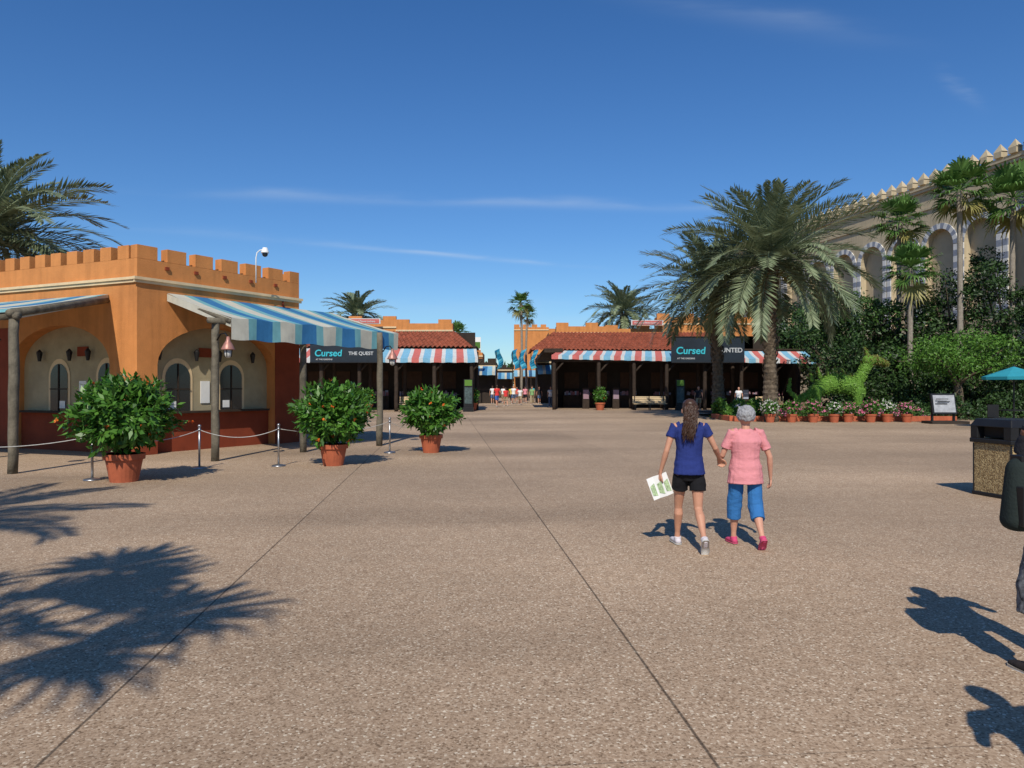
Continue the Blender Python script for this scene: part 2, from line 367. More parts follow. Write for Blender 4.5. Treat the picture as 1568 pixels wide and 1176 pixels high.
for (d, n, Lx, a, b) in ((du, nu, LU, 0.55, 4.35), (dv, nv, LV, 0.98, 4.9)):
    lbox(mb, C0, d, n, a + 0.003, b - 0.003, 0, 1.0, -0.347, -0.27, 0)
    lbox(mb, C0, d, n, b, Lx - 0.002, 0, 3.3, 0.002, 0.02, 0)
    lbox(mb, C0, d, n, 0.05, a - 0.004, 0, 0.5, 0.002, 0.02, 0)
    lbox(mb, C0, d, n, a + 0.15, b - 0.15, 1.0, 1.05, -0.345, -0.05, 1)
base = mb.build('base_course', [M_red, M_dwood])
mb = MB()
for (d, n, wins) in ((du, nu, [(1.0, 1.72), (2.68, 3.42)]), (dv, nv, [(1.2, 1.85), (3.05, 3.75)])):
    for a, b in wins:
        arch_panel(mb, C0, d, n, a - 0.09, b + 0.09, 1.055, 1.95, 0.50, -0.335, 2)
        arch_panel(mb, C0, d, n, a, b, 1.06, 1.95, 0.36, -0.322, 0)
        lbox(mb, C0, d, n, (a + b) / 2 - 0.015, (a + b) / 2 + 0.015, 1.06, 2.3, -0.321, -0.30, 1)
        lbox(mb, C0, d, n, a, b, 1.62, 1.65, -0.318, -0.302, 1)
        lbox(mb, C0, d, n, a + 0.08, a + 0.30, 1.12, 1.32, -0.315, -0.309, 3)
    c = (wins[0][1] + wins[1][0]) / 2
    lbox(mb, C0, d, n, c - 0.2, c + 0.2, 2.5, 2.75, -0.345, -0.31, 4)
    lbox(mb, C0, d, n, c - 0.14, c + 0.14, 1.25, 1.85, -0.345, -0.325, 3)
    for s in (wins[0][0] - 0.25, wins[1][1] + 0.3, c - 0.35, c + 0.38):
        p = PT(C0, d, n, s, 2.62, -0.22)
        mb.tube([p + V((0, 0, -0.24)), p + V((0, 0, -0.06)), p + V((0, 0, 0.0)), p + V((0, 0, 0.08))], [0.04, 0.07, 0.08, 0.015], 8, 5)
wins = mb.build('ticket_windows', [M_glass, M_dwood, M_trim, M_whitep, M_red, M_black])
mb = MB()
T = 0.26
lbox(mb, C0, du, nu, -0.10, LU + 0.06, 4.26, 4.33, 0.0015, 0.05, 0); lbox(mb, C0, du, nu, -0.12, LU + 0.08, 4.33, 4.40, 0.0015, 0.09, 0)
lbox(mb, C0, dv, nv, -0.04, LV + 0.08, 4.263, 4.328, 0.0015, 0.053, 0); lbox(mb, C0, dv, nv, -0.06, LV + 0.08, 4.332, 4.398, 0.0015, 0.093, 0)
lbox(mb, C0, du, nu, 4.62, 4.66, 3.3, 4.25, 0.003, 0.04, 1)
for s in (0.75, 1.6, 2.5, 3.4, 4.3): lbox(mb, C0, du, nu, s, s + 0.10, 4.66, 4.74, 0.003, 0.05, 1)
cor = mb.build('cornice', [M_trim, M_red])
mb = MB()
def merlons(mb, O, d, n, s0, s1, w, gap, z0, z1, th, mi=0):
    s = s0
    while s < s1 - 0.1:
        lbox(mb, O, d, n, s, min(s1, s + w), z0, z1, -th, 0.0, mi); s += w + gap
lbox(mb, C0, du, nu, 0.0, LU, 4.862, 4.87, -T, 0.002, 0)
merlons(mb, C0, du, nu, 0.0, LU, 0.55, 0.27, 4.87, 5.2, T)
merlons(mb, C0, dv, nv, 0.30, LV, 0.40, 0.24, 4.862, 5.2, T)
O3 = (E1.x, E1.y); merlons(mb, O3, dv, nv, 0.3, LV, 0.45, 0.27, 4.862, 5.2, T)
O4 = (E2.x, E2.y); merlons(mb, O4, du, nu, 0.4, LU, 0.5, 0.27, 4.862, 5.2, T)
mer = mb.build('crenellated_parapet', [M_orange], bevel=0.014)
group('ticket_building', [walls, base, wins, cor, mer], (C0[0], C0[1], 0))

pat = [(0.48, 0), (0.24, 1), (0.48, 2), (0.24, 1)]
am = [M_acream, M_ateal, M_ablue]
F0 = V((-6.42, 16.85, 3.28)); F1 = V((-3.40, 22.0, 3.28))
B0 = PT(C0, du, nu, 0.8, 4.08, 0.02); B1 = PT(C0, du, nu, 6.75, 4.08, 0.02)
aw = awning('canvas', B0, B1, F0, F1, pat, am, 0.5, 0.05)
def postmesh(mb, x, y, z, r=0.09, mi=0):
    pts = [(x + U(-.012, .012), y + U(-.012, .012), z * i / 8) for i in range(9)]
    mb.tube(pts, [r * U(0.92, 1.06) for _ in pts], 12, mi)
mb = MB()
posts = [(-6.77, 16.85), (-5.42, 19.15), (-3.80, 21.2)]
for x, y in posts: postmesh(mb, x, y, 3.25)
mb.tube([(-6.85, 16.65, 3.2), (-3.55, 22.1, 3.2)], [0.07, 0.07], 10, 0)
for s in (0.9, 3.6, 6.6):
    a = PT(C0, du, nu, s, 3.98, 0.05); t = (s - 0.9) / 5.9; b = F0.lerp(F1, t) + V((0, 0, -0.09))
    mb.tube([a, b], [0.055, 0.055], 8, 0)
pp = mb.build('log_posts', [M_wood], smooth=True)
group('striped_awning', [aw, pp], (-5, 19, 0))
B0 = PT(C0, dv, nv, 1.0, 4.02, 0.02); B1 = PT(C0, dv, nv, 5.6, 4.02, 0.02)
F0 = V((-9.75, 14.35, 3.22)); F1 = V((-15.6, 16.6, 3.22))
aw = awning('canvas', B0, B1, F0, F1, [(0.40, 1), (0.48, 0), (0.24, 1), (0.48, 2)], am, 0.06, 0.05)
mb = MB()
postmesh(mb, -9.74, 14.42, 3.13, 0.095); postmesh(mb, -12.6, 15.6, 3.1); postmesh(mb, -15.4, 16.6, 3.1)
mb.tube([V((-9.74, 14.3, 3.12)), PT(C0, dv, nv, 1.02, 3.86, 0.05)], [0.085, 0.075], 10, 0)
mb.tube([(-9.6, 14.35, 3.08), (-15.6, 16.65, 3.08)], [0.075, 0.075], 10, 0)
pp = mb.build('log_posts', [M_wood], smooth=True)
group('striped_awning', [aw, pp], (-12, 16.5, 0))

def lantern(x, y, z, dx, dy):
    mb = MB(); d = V((dx, dy, 0)).normalized()
    p = V((x, y, z)); e = p + d * 0.30
    mb.tube([p, p + d * 0.1 + V((0, 0, 0.14)), p + d * 0.22 + V((0, 0, 0.16)), e + V((0, 0, 0.06))], [0.018] * 4, 8, 0)
    mb.tube([e + V((0, 0, 0.08)), e + V((0, 0, -0.02)), e + V((0, 0, -0.08)), e + V((0, 0, -0.2)), e + V((0, 0, -0.22))], [0.03, 0.05, 0.09, 0.15, 0.15], 14, 1)
    mb.tube([e + V((0, 0, -0.22)), e + V((0, 0, -0.36)), e + V((0, 0, -0.40))], [0.085, 0.07, 0.03], 10, 2)
    for k in range(4):
        a = k * math.pi / 2; o = V((math.cos(a) * .095, math.sin(a) * .095, 0))
        mb.tube([e + o + V((0, 0, -0.2)), e + o * 0.8 + V((0, 0, -0.38))], [0.009, 0.009], 5, 0)
    mb.build('hanging_lantern', [M_black, M_copper, M_rope], smooth=True)
lantern(-6.70, 16.75, 2.75, 1, -0.3); lantern(-9.95, 14.35, 2.6, -1, -0.1); lantern(-3.7, 21.15, 2.7, 1, -0.3)
mb = MB()
mb.tube([(-7.15, 20.6, 4.6), (-7.15, 20.6, 5.30), (-7.12, 20.6, 5.44), (-7.04, 20.6, 5.51), (-6.92, 20.6, 5.53)], [0.016] * 5, 8, 0)
mb.tube([(-6.9, 20.6, 5.58), (-6.9, 20.6, 5.45), (-6.9, 20.6, 5.43)], [0.06, 0.11, 0.11], 12, 0)
mb.ball((-6.9, 20.6, 5.40), (0.08, 0.08, 0.08), 1)
mb.build('security_camera', [M_whitep, M_glass], smooth=True)

# ---------------------------------------------------------------- stanchions & ropes
sp = [(-10.6, 12.6), (-7.62, 13.4), (-6.5, 15.35), (-4.98, 15.75), (-3.13, 18.9), (-2.35, 19.9)]
for i, (x, y) in enumerate(sp):
    mb = MB()
    mb.tube([(x, y, 0.0), (x, y, 0.015), (x, y, 0.03), (x, y, 0.05)], [0.15, 0.15, 0.13, 0.03], 16, 0)
    mb.tube([(x, y, 0.04), (x, y, 0.86)], [0.022, 0.022], 10, 0); mb.ball((x, y, 0.88), 0.034, 0)
    mb.tube([(x, y, 0.78), (x, y, 0.82)], [0.034, 0.034], 10, 0)
    mb.build('stanchion_post', [M_metal], smooth=True)
mb = MB()
for (a, b) in zip(sp[:-1], sp[1:]):
    pts = []
    for k in range(15):
        t = k / 14; pts.append((a[0] + (b[0] - a[0]) * t, a[1] + (b[1] - a[1]) * t, 0.8 - 0.17 * 4 * t * (1 - t)))
    mb.tube(pts, [0.007] * 15, 6, 0)
mb.build('barrier_rope', [M_rope], smooth=True)

# ---------------------------------------------------------------- potted plants
def potted(x, y, ph, pr, cr, top, n, flowers=M_flor, name='potted_plant', fl=0.012, leafL=0.13):
    mb = MB()
    mb.tube([(x, y, 0), (x, y, ph * 0.8), (x, y, ph * 0.8), (x, y, ph), (x, y, ph), (x, y, ph - 0.05)],
            [pr * 0.70, pr * 0.93, pr * 1.04, pr * 1.06, pr * 0.95, pr * 0.93], 24, 0)
    pot = mb.build('pot', [M_terra], smooth=False)
    mb = MB(); mb.tube([(x, y, ph - 0.06), (x, y, ph - 0.045)], [pr * 0.92, pr * 0.92], 20, 0)
    cz = (ph + top) / 2; rz = (top - ph) / 2 * 1.05
    mb2 = MB()
    for k in range(14):
        e = V((x, y, cz)) + V((rv().x * cr * 0.6, rv().y * cr * 0.6, rv().z * rz * 0.5))
        mb2.tube([(x + U(-.05, .05), y + U(-.05, .05), ph - 0.05), e], [0.014, 0.006], 5, 0)
    stems = mb2.build('stems', [M_dwood])
    soil = mb.build('soil', [M_soil])
    mb = MB()
    for i in range(n):
        u = rv(); r = U(0.3, 1.0) ** 0.45
        lump = 0.80 + 0.46 * noise.noise(u * 2.6 + V((x, y, 0))) + 0.2 * noise.noise(u * 7 + V((y, x, 0)))
        p = V((x + u.x * cr * r * lump, y + u.y * cr * r * lump, cz + u.z * rz * r * lump))
        if p.z < ph * 0.9 and (p.x - x) ** 2 + (p.y - y) ** 2 < (pr * 1.05) ** 2: continue
        d = (u * 0.7 + rv() * 0.8 + V((0, 0, 0.05))).normalized(); nn = (u + V((0, 0, 0.7)) + rv() * 0.5).normalized()
        mb.leaf(p, d, nn, leafL * U(0.7, 1.35), leafL * U(0.38, 0.55), 0)
        if R.random() < fl and r > 0.85:
            for q in range(8): mb.leaf(p + u * 0.05 + rv() * 0.015, rv(), u, 0.05, 0.038, 1)
    lv = mb.build('foliage', [M_leafpot, flowers])
    group(name, [pot, soil, stems, lv], (x, y, 0))
potted(-6.96, 13.25, 0.50, 0.33, 0.97, 1.90, 5200, leafL=0.15, fl=0.012)
potted(-3.86, 15.95, 0.46, 0.30, 0.88, 1.77, 4600, leafL=0.15, fl=0.020)
potted(-2.09, 19.05, 0.46, 0.29, 0.80, 1.62, 3800, leafL=0.15, fl=0.015)
for x, y in ((-2.8, 52.0), (-9.6, 49.0), (6.35, 53.2)):
    potted(x, y, 0.55, 0.36, 0.5, 1.6, 500, leafL=0.2, fl=0.05)

# ---------------------------------------------------------------- palms
def frond(mb, o, az, el, Lf, droop, mi=0, nl=34, width=0.05, lfrac=0.13, rachis=True):
    steps = 12; p = V(o); pts = [p.copy()]; tang = []
    e = el
    hv = V((math.cos(az), math.sin(az), 0)); side = V((-math.sin(az), math.cos(az), 0))
    tw = U(-0.45, 0.45)
    for i in range(steps):
        t = hv * math.cos(e) + V((0, 0, 1)) * math.sin(e); tang.append(t)
        p = p + t * Lf / steps; pts.append(p.copy()); e -= droop * (0.35 + 1.3 * i / steps) / steps
    tang.append(tang[-1])
    if rachis: mb.tube(pts, [0.035 * (1 - 0.85 * i / steps) for i in range(steps + 1)], 4, mi, cap=False)
    for k in range(nl):
        s = 0.12 + 0.88 * k / (nl - 1); f = s * steps; i = min(steps - 1, int(f)); fr = f - i
        q = pts[i].lerp(pts[i + 1], fr); t = tang[i].lerp(tang[i + 1], fr).normalized()
        up = side.cross(t) * -1
        if up.z < 0 and el > 0: up = -up
        ll = Lf * lfrac * (0.55 + 0.9 * math.sin(math.pi * min(1, s * 0.85 + 0.08))) * U(0.85, 1.1)
        for sg in (-1, 1):
            sv = (side * sg * math.cos(tw) + up * math.sin(tw) * sg)
            fw = 0.6 + 0.7 * s
            d = (sv * 1.0 + t * fw + up * U(0.1, 0.5) + V((0, 0, -0.15)) + rv() * 0.10).normalized()
            mb.leaf(q, d, up, ll, width * U(0.8, 1.2), mi)
def date_palm(x, y, zc, Lf, n=58, tr=0.34, name='date_palm', nl=40, width=0.055, lean=(0, 0), low=0.5, droop=1.0, jl=0.1):
    mb = MB(); pts = []; rd = []; ns = 60
    for i in range(ns + 1):
        t = i / ns; pts.append((x + lean[0] * t * t, y + lean[1] * t * t, (zc - 0.3) * t))
        r = tr * (1.15 - 0.35 * min(1, t * 3) + (0.35 * max(0, (t - 0.85) / 0.15)))
        rd.append(r * (1.0 + (0.07 if i % 2 else -0.05)))
    mb.tube(pts, rd, 14, 0)
    top = V((x + lean[0], y + lean[1], zc))
    for k in range(260):
        t = U(0.05, 1) ** 0.8; a = k * 2.4; z = (zc - 0.2) * t; r = tr * (0.85 + 0.3 * max(0, (t - 0.8) / 0.2))
        c = V((x + lean[0] * t * t + math.cos(a) * r, y + lean[1] * t * t + math.sin(a) * r, z))
        mb.leaf(c, (V((math.cos(a), math.sin(a), 0)) * 0.4 + V((0, 0, 1))).normalized(), V((math.cos(a), math.sin(a), 0)), 0.26, 0.2, 0)
    trunk = mb.build('trunk', [M_bark])
    mb = MB()
    for k in range(n):
        t = (k + 0.5) / n; az = k * 2.39996 + U(-.2, .2)
        el = math.radians(86 - 108 * t ** 0.85 * (0.75 + low * 0.5)) + U(-.12, .12)
        ln = 0.72 + 0.30 * min(1, t / 0.35)
        frond(mb, top + V((math.cos(az) * 0.15, math.sin(az) * 0.15, U(-.3, .1))), az, el, Lf * U(1 - jl, 1 + jl * .6) * ln, (0.95 + 0.4 * t + U(-.25, .35)) * droop, 0, nl, width)
    for k in range(max(3, n // 9)):
        az = U(0, 6.28); frond(mb, top + V((0, 0, -0.4)), az, U(-0.9, -0.45), Lf * U(0.45, 0.7), 0.8, 1, nl // 2, width)
    cr = mb.build('crown', [M_frond, M_frondy])
    group(name, [trunk, cr], (x, y, 0))
def fan_palm(x, y, zc, rad, n=34, tr=0.17, name='fan_palm', lean=0.3, skirt=4):
    mb = MB(); pts = []; rd = []; ns = 40; la = U(0, 6.28)
    for i in range(ns + 1):
        t = i / ns; pts.append((x + lean * math.cos(la) * (t * t - t), y + lean * math.sin(la) * (t * t - t), zc * t)); rd.append(tr * (1.25 - 0.35 * min(1, t * 2)) * (1.03 if i % 2 else 0.97))
    mb.tube(pts, rd, 10, 0); tk = mb.build('trunk', [M_barkg])
    mb = MB(); top = V((x, y, zc))
    for k in range(n + skirt):
        dead = k >= n; t = (k + 0.5) / n; az = k * 2.39996 + U(-.3, .3); el = math.radians(82 - 120 * t + U(-10, 10)) if not dead else math.radians(U(-75, -50))
        mi = 1 if dead else 0
        hv = V((math.cos(az), math.sin(az), 0)); dr = hv * math.cos(el) + V((0, 0, math.sin(el))); side = V((-math.sin(az), math.cos(az), 0)); up = dr.cross(side)
        if up.z < 0: up = -up
        pl = rad * U(0.40, 0.66); e = top + dr * pl + V((0, 0, -0.06 * rad))
        mb.tube([top, top + dr * pl * 0.5 + V((0, 0, .02)), e], [0.03, 0.022, 0.015], 4, mi, cap=False)
        nb = 15; fl = rad * U(0.48, 0.66)
        for j in range(nb):
            a = math.radians(-100 + 200 * j / (nb - 1)) + U(-.07, .07)
            d = (dr * math.cos(a) + side * math.sin(a) + up * (0.12 + 0.2 * abs(math.sin(a)))).normalized(); l1 = fl * (0.72 + 0.28 * math.cos(a * 0.7)) * U(0.85, 1.1)
            mid = e + d * l1 * 0.42; m2 = e + d * l1 * 0.75 + V((0, 0, -l1 * 0.06)); tip = e + d * l1 * 0.95 + V((0, 0, -l1 * U(0.2, 0.42))) + rv() * 0.04
            wv = d.cross(up).normalized() * fl * 0.062
            mb.add([e, mid + wv, m2 + wv * .55, tip, m2 - wv * .55, mid - wv], [(0, 1, 5), (1, 2, 4, 5), (2, 3, 4)], mi)
    cr = mb.build('crown', [M_fan, M_frondy])
    group(name, [tk, cr], (x, y, 0))
date_palm(12.6, 36.0, 7.9, 5.1, n=92, tr=0.36, nl=52, width=0.085, low=0.60, droop=0.85)
date_palm(11.75, 42.0, 7.3, 4.6, n=72, tr=0.36, nl=46, width=0.09, lean=(-0.3, 0), low=0.52, droop=0.85)
date_palm(-17.3, 24.0, 6.6, 4.3, n=76, tr=0.35, nl=56, width=0.08, low=0.62, droop=1.0)
date_palm(-13.3, 63.0, 7.9, 3.1, n=44, tr=0.3, nl=30, width=0.13)
date_palm(10.0, 66.0, 8.4, 3.7, n=52, tr=0.3, nl=30, width=0.13)
date_palm(-8.7, 1.3, 7.2, 2.9, n=26, tr=0.3, nl=44, width=0.06)
fan_palm(-4.50, -2.7, 7.2, 1.95, n=17, lean=0, skirt=1)
fan_palm(27.3, 45.0, 13.7, 2.1); fan_palm(30.6, 45.0, 13.2, 2.3); fan_palm(26.3, 50.0, 12.9, 2.0); fan_palm(24.6, 45.5, 9.0, 1.9)
fan_palm(0.95, 82.0, 11.0, 1.6, n=26, lean=0.6, tr=.14); fan_palm(1.9, 90.0, 10.6, 1.4, n=24, lean=-0.8, tr=.14); fan_palm(-5.0, 68.0, 6.7, 1.2); fan_palm(32.5, 42, 11.5, 2.0)

# ---------------------------------------------------------------- broadleaf trees
def tree(x, y, top, rad, zlow, n=7000, m=M_leaftree, name='broadleaf_tree', ls=0.26, clumps=46, flat=1.0):
    mb = MB(); zc = (top + zlow) / 2; rz = (top - zlow) / 2
    mb.tube([(x, y, 0), (x + .1, y, zlow * 0.6), (x + .05, y + .1, zc * 0.8)], [0.32, 0.24, 0.16], 9, 0)
    cs = []
    for k in range(clumps):
        u = rv(); r = U(0.45, 1.0); cs.append((V((x + u.x * rad * r, y + u.y * rad * r, zc + u.z * rz * r * flat)), U(0.4, 1.1) * rad * 0.30))
    for c, _ in cs[:14]:
        s = V((x, y, zc * U(0.45, 0.8))); md = s.lerp(c, 0.5) + V((0, 0, 0.15)); mb.tube([s, md, c], [0.10, 0.06, 0.02], 5, 0)
    tk = mb.build('trunk_and_limbs', [M_bark])
    mb = MB(); per = n // clumps
    for c, cr in cs:
        for i in range(per):
            u = rv(); u.z = abs(u.z) * (1 if R.random() < 0.75 else -0.6); rr = U(0.4, 1.0) ** 0.5 * (1.25 if R.random() < 0.12 else 1)
            p = c + V((u.x * cr * 1.15, u.y * cr * 1.15, u.z * cr * 0.85)) * rr
            mb.leaf(p, (rv() + u * 0.5 + V((0, 0, -0.2))).normalized(), (u + V((0, 0, .3)) + rv() * 0.9).normalized(), ls * U(0.6, 1.35), ls * U(0.35, 0.6), 0)
    lv = mb.build('crown', [m])
    group(name, [tk, lv], (x, y, 0))
tree(24.6, 64, 9.4, 3.6, 1.0, m=M_leaftree, ls=.34)
tree(21.3, 62, 8.2, 2.6, 1.0, n=5000, m=M_leaftree, ls=.34)
tree(20.6, 47, 7.4, 2.6, 1.0, m=M_leaftree, ls=.24)
tree(22.6, 49, 8.4, 3.2, 1.0, m=M_leaftree2, ls=.24)
tree(25.4, 48, 7.6, 3.2, 1.2, m=M_leaftree)
tree(28.2, 47, 9.0, 3.0, 1.5, m=M_leaftree, ls=.22)
tree(30.8, 46, 11.2, 2.6, 2.0, n=9000, m=M_leaftree, ls=.22)
tree(34.5, 45, 9.6, 3.6, 1.5, m=M_leaftree)
tree(20.4, 43.5, 4.6, 2.0, 0.5, m=M_leaftree, n=4500, ls=.2)
tree(24.3, 40.3, 4.8, 3.1, 1.8, m=M_leafbright, n=9000, ls=0.17, flat=0.8, clumps=60)
tree(28.4, 40, 4.4, 3.0, 0.4, m=M_leaftree, n=7000, ls=.2)
tree(31.8, 38, 4.8, 3.0, 0.3, m=M_leaftree2, n=7000, ls=.2)
def shrubs(name, x0, x1, y, h, dep, n, m, ls=0.2, mm=None, fm=0.0):
    mb = MB()
    for i in range(n):
        t = R.random(); xx = x0 + (x1 - x0) * t; hh = h * (0.75 + 0.55 * noise.noise(V((xx * 0.9, y, 0))) + 0.25 * noise.noise(V((xx * 3.1, y, 4))))
        a = U(0, math.pi); r = U(0.5, 1.0) ** 0.5; p = V((xx, y + math.cos(a) * dep * r, max(0.03, math.sin(a) * hh * r * (1 + 0.2 * noise.noise(V((xx * 3, a * 2, 1)))))))
        u = V((0, math.cos(a), math.sin(a)))
        mi = 1 if (mm and r > 0.82 and noise.noise(V((xx * 2.2, a * 1.5, 5))) > 0.5 - fm and R.random() < 0.8) else 0
        mb.leaf(p, (rv() + u * .4).normalized(), (u + rv() * .8).normalized(), ls * U(.7, 1.2) * (0.6 if mi else 1), ls * U(.4, .6) * (1.4 if mi else 1), mi)
    return mb.build(name, [m] + ([mm] if mm else []))
shrubs('hedge', 18.3, 40, 43.5, 2.6, 1.2, 15000, M_leaftree, 0.24)
shrubs('hedge', 21, 40, 46, 4.5, 1.6, 12000, M_leaftree, 0.32)
shrubs('flower_bed', 12.9, 20.6, 36.9, 0.75, 0.8, 8000, M_leaftree2, 0.14, M_flpk, 0.42)
shrubs('green_shrub', 10.7, 13.0, 38.6, 1.3, 1.2, 4500, M_leafbright, 0.17, M_flwh, 0.1)
shrubs('hedge', 20.9, 34, 38.3, 1.4, 1.0, 9000, M_leaftree, 0.2)
mb = MB(); mb.box((16.2, 35.95, 0.13), (10.8, 0.25, 0.26), 0); mb.box((10.8, 37.9, 0.13), (0.25, 3.4, 0.26), 0); mb.build('planter_kerb', [M_terra], bevel=0.02)
mb = MB(); mb.quad((10.9, 36.2, 0.2), (21.6, 36.2, 0.2), (21.6, 46, 0.2), (10.9, 46, 0.2)); mb.build('garden_soil', [M_soil])
for i, x in enumerate([12.3, 13.3, 14.35, 15.2, 16.15, 17.0, 17.9, 18.7]):
    potted(x + U(-.1, .1), 35.0 + U(0, .3), 0.40, 0.25, U(.36, .5), U(.9, 1.1), 700, M_flpk if i % 3 else M_flwh, 'flower_pot', 0.30, 0.12)
# topiary creature: mossy solid forms with clipped leaves
mb = MB()
def leafy(mb, pts, rads, n, ls, mi=0, solid=True):
    pts = [V(p) for p in pts]
    if solid:
        P2 = []; R2 = []
        for k in range(len(pts) - 1):
            for j in range(4): P2.append(pts[k].lerp(pts[k + 1], j / 4)); R2.append((rads[k] * (1 - j / 4) + rads[k + 1] * j / 4) * .9)
        P2.append(pts[-1]); R2.append(rads[-1] * .9); mb.tube(P2, R2, 14, 2)
        mb.ball(pts[0], rads[0] * .9, 2, 10, 7); mb.ball(pts[-1], rads[-1] * .9, 2, 10, 7)
    for i in range(n):
        k = R.randrange(len(pts) - 1); t = R.random(); c = pts[k].lerp(pts[k + 1], t); r = rads[k] * (1 - t) + rads[k + 1] * t
        u = rv(); mb.leaf(c + u * r * U(0.9, 1.02), (rv() + u * 0.3).normalized(), u, ls, ls * 0.6, mi)
TY = 37.9
leafy(mb, [(14.6, TY, 1.0), (15.2, TY, 1.2), (15.9, TY, 1.65), (16.6, TY, 1.9), (17.3, TY, 1.75), (17.8, TY, 1.4)], [0.12, 0.28, 0.45, 0.55, 0.52, 0.40], 7000, 0.08)
leafy(mb, [(17.6, TY, 1.6), (17.95, TY, 2.35), (18.35, TY, 3.0)], [0.36, 0.27, 0.25], 2200, 0.08)
leafy(mb, [(18.25, TY, 3.05), (18.75, TY, 3.05), (19.25, TY, 2.85)], [0.30, 0.26, 0.14], 1500, 0.08, 1)
leafy(mb, [(18.3, TY, 3.25), (18.1, TY, 3.7)], [0.12, 0.04], 200, 0.07, 1)
leafy(mb, [(14.7, TY, 1.0), (14.2, TY, 1.5), (14.3, TY, 2.1)], [0.14, 0.10, 0.05], 400, 0.07)
for q in (15.5, 17.6):
    for w_ in (-.3, .3): leafy(mb, [(q, TY + w_, 0.2), (q + .05, TY + w_, 1.5)], [0.17, 0.25], 700, 0.08)
for k in range(6): leafy(mb, [(15.4 + k * .42, TY, 1.75 + .5 * math.sin(.6 + k * .45)), (15.3 + k * .42, TY, 2.25 + .5 * math.sin(.6 + k * .45))], [0.12, 0.03], 120, 0.07, 1)
mb.build('topiary_animal', [M_topi, M_topib, M_topis])
mb = MB()
mb.box((19.9, 33.9, 0.06), (1.7, 0.9, 0.12), 2); mb.box((19.35, 34, 0.6), (0.08, 0.1, 1.0), 0); mb.box((20.35, 34, 0.6), (0.08, 0.1, 1.0), 0)
mb.box((19.85, 33.98, 0.9), (1.12, 0.12, 0.95), 0, rx=-0.2); mb.box((19.85, 33.90, 0.91), (0.98, 0.03, 0.80), 1, rx=-0.2)
for k in range(5): mb.box((19.7 + 0.1 * (k % 2), 33.865 + 0.02 * (k - 2) * 1.4, 1.13 - k * 0.11), (0.55, 0.012, 0.035), 0, rx=-0.2)
mb.build('information_sign', [M_black, mat('sign_grey', (0.35, 0.36, 0.38), 0.6, 0.3, 5), M_dark])
M_umb = clothmat('umbrella_canvas', (0.04, 0.33, 0.42), trans=0.2)
mb = MB(); ux, uy = 20.4, 30.0
for k in range(8):
    a, b = k * math.pi / 4, (k + 1) * math.pi / 4; r = 1.15; ap = V((ux, uy, 2.52))
    p, q = V((ux + r * math.cos(a), uy + r * math.sin(a), 2.1)), V((ux + r * math.cos(b), uy + r * math.sin(b), 2.1))
    mb.add([ap, p, q], [(0, 1, 2)], 0); mb.quad(p, q, q * 0.97 + V((ux, uy, 2.1)) * 0.03 - V((0, 0, .12)), p * 0.97 + V((ux, uy, 2.1)) * 0.03 - V((0, 0, .12)), 0)
mb.tube([(ux, uy, 0), (ux, uy, 2.6)], [0.03, 0.03], 8, 1); mb.tube([(ux, uy, 0.72), (ux, uy, 0.76)], [0.55, 0.55], 20, 1); mb.tube([(ux, uy, 0), (ux, uy, 0.07)], [0.3, 0.28], 16, 1)
mb.build('patio_umbrella', [M_umb, M_black])
for cxx in (19.5, 21.2):
    mb = MB()
    mb.box((cxx, uy - .3, 0.45), (0.45, 0.45, 0.04), 0); mb.box((cxx, uy - .08, 0.72), (0.45, 0.04, 0.5), 0)
    for ax_ in (-.2, .2):
        for ay_ in (-.2, .2): mb.tube([(cxx + ax_, uy - .3 + ay_, 0), (cxx + ax_, uy - .3 + ay_, .45)], [.018, .018], 6, 0)
    mb.build('patio_chair', [M_black])

# ---------------------------------------------------------------- shop pavilions
def tiles(mb, A, B, Ct, Dt, mi=0, per=0.32):
    A, B, Ct, Dt = V(A), V(B), V(Ct), V(Dt); Lw = (B - A).length; nx = int(Lw / per) * 4; ny = 9
    nrm = (B - A).cross(Dt - A).normalized()
    if nrm.z < 0: nrm = -nrm
    vs = []; fs = []
    for j in range(ny):
        for half in (0, 1):
            s = (j + half) / ny
            for i in range(nx + 1):
                t = i / nx; p = A.lerp(B, t).lerp(Dt.lerp(Ct, t), s)
                vs.append(p + nrm * (0.06 * math.cos(2 * math.pi * i / 4) + (0.045 if half == 0 else 0.0)))
    rows = ny * 2
    for j in range(rows - 1):
        for i in range(nx): fs.append((j * (nx + 1) + i, j * (nx + 1) + i + 1, (j + 1) * (nx + 1) + i + 1, (j + 1) * (nx + 1) + i))
    mb.add(vs, fs, mi)
def textobj(txt, size, loc, m, name='lettering', rz=0.0, ext=0.02, font_shear=0.0):
    cu = bpy.data.curves.new(name, 'FONT'); cu.body = txt; cu.size = size; cu.extrude = ext; cu.shear = font_shear; cu.offset = size * 0.02
    ob = bpy.data.objects.new('t', cu); COL.objects.link(ob)
    dg = bpy.context.evaluated_depsgraph_get(); me = bpy.data.meshes.new_from_object(ob.evaluated_get(dg))
    bpy.data.objects.remove(ob); me.materials.clear(); me.materials.append(m)
    me.transform(Matrix.Translation(V(loc)) @ Matrix.Rotation(rz, 4, 'Z') @ Matrix.Rotation(math.pi / 2, 4, 'X'))
    o = bpy.data.objects.new(name, me); COL.objects.link(o); return o
M_goods = leafmat('goods', (0.25, 0.05, 0.04), (0.3, 0.35, 0.45), 0.0, 0.7)
M_shelf = mat('shelf_wood', (0.07, 0.035, 0.02), 0.8)
amc = [M_acoral, M_awhite, M_asky]
PATC = [(0.50, 0), (0.26, 1), (0.50, 2), (0.26, 1)]
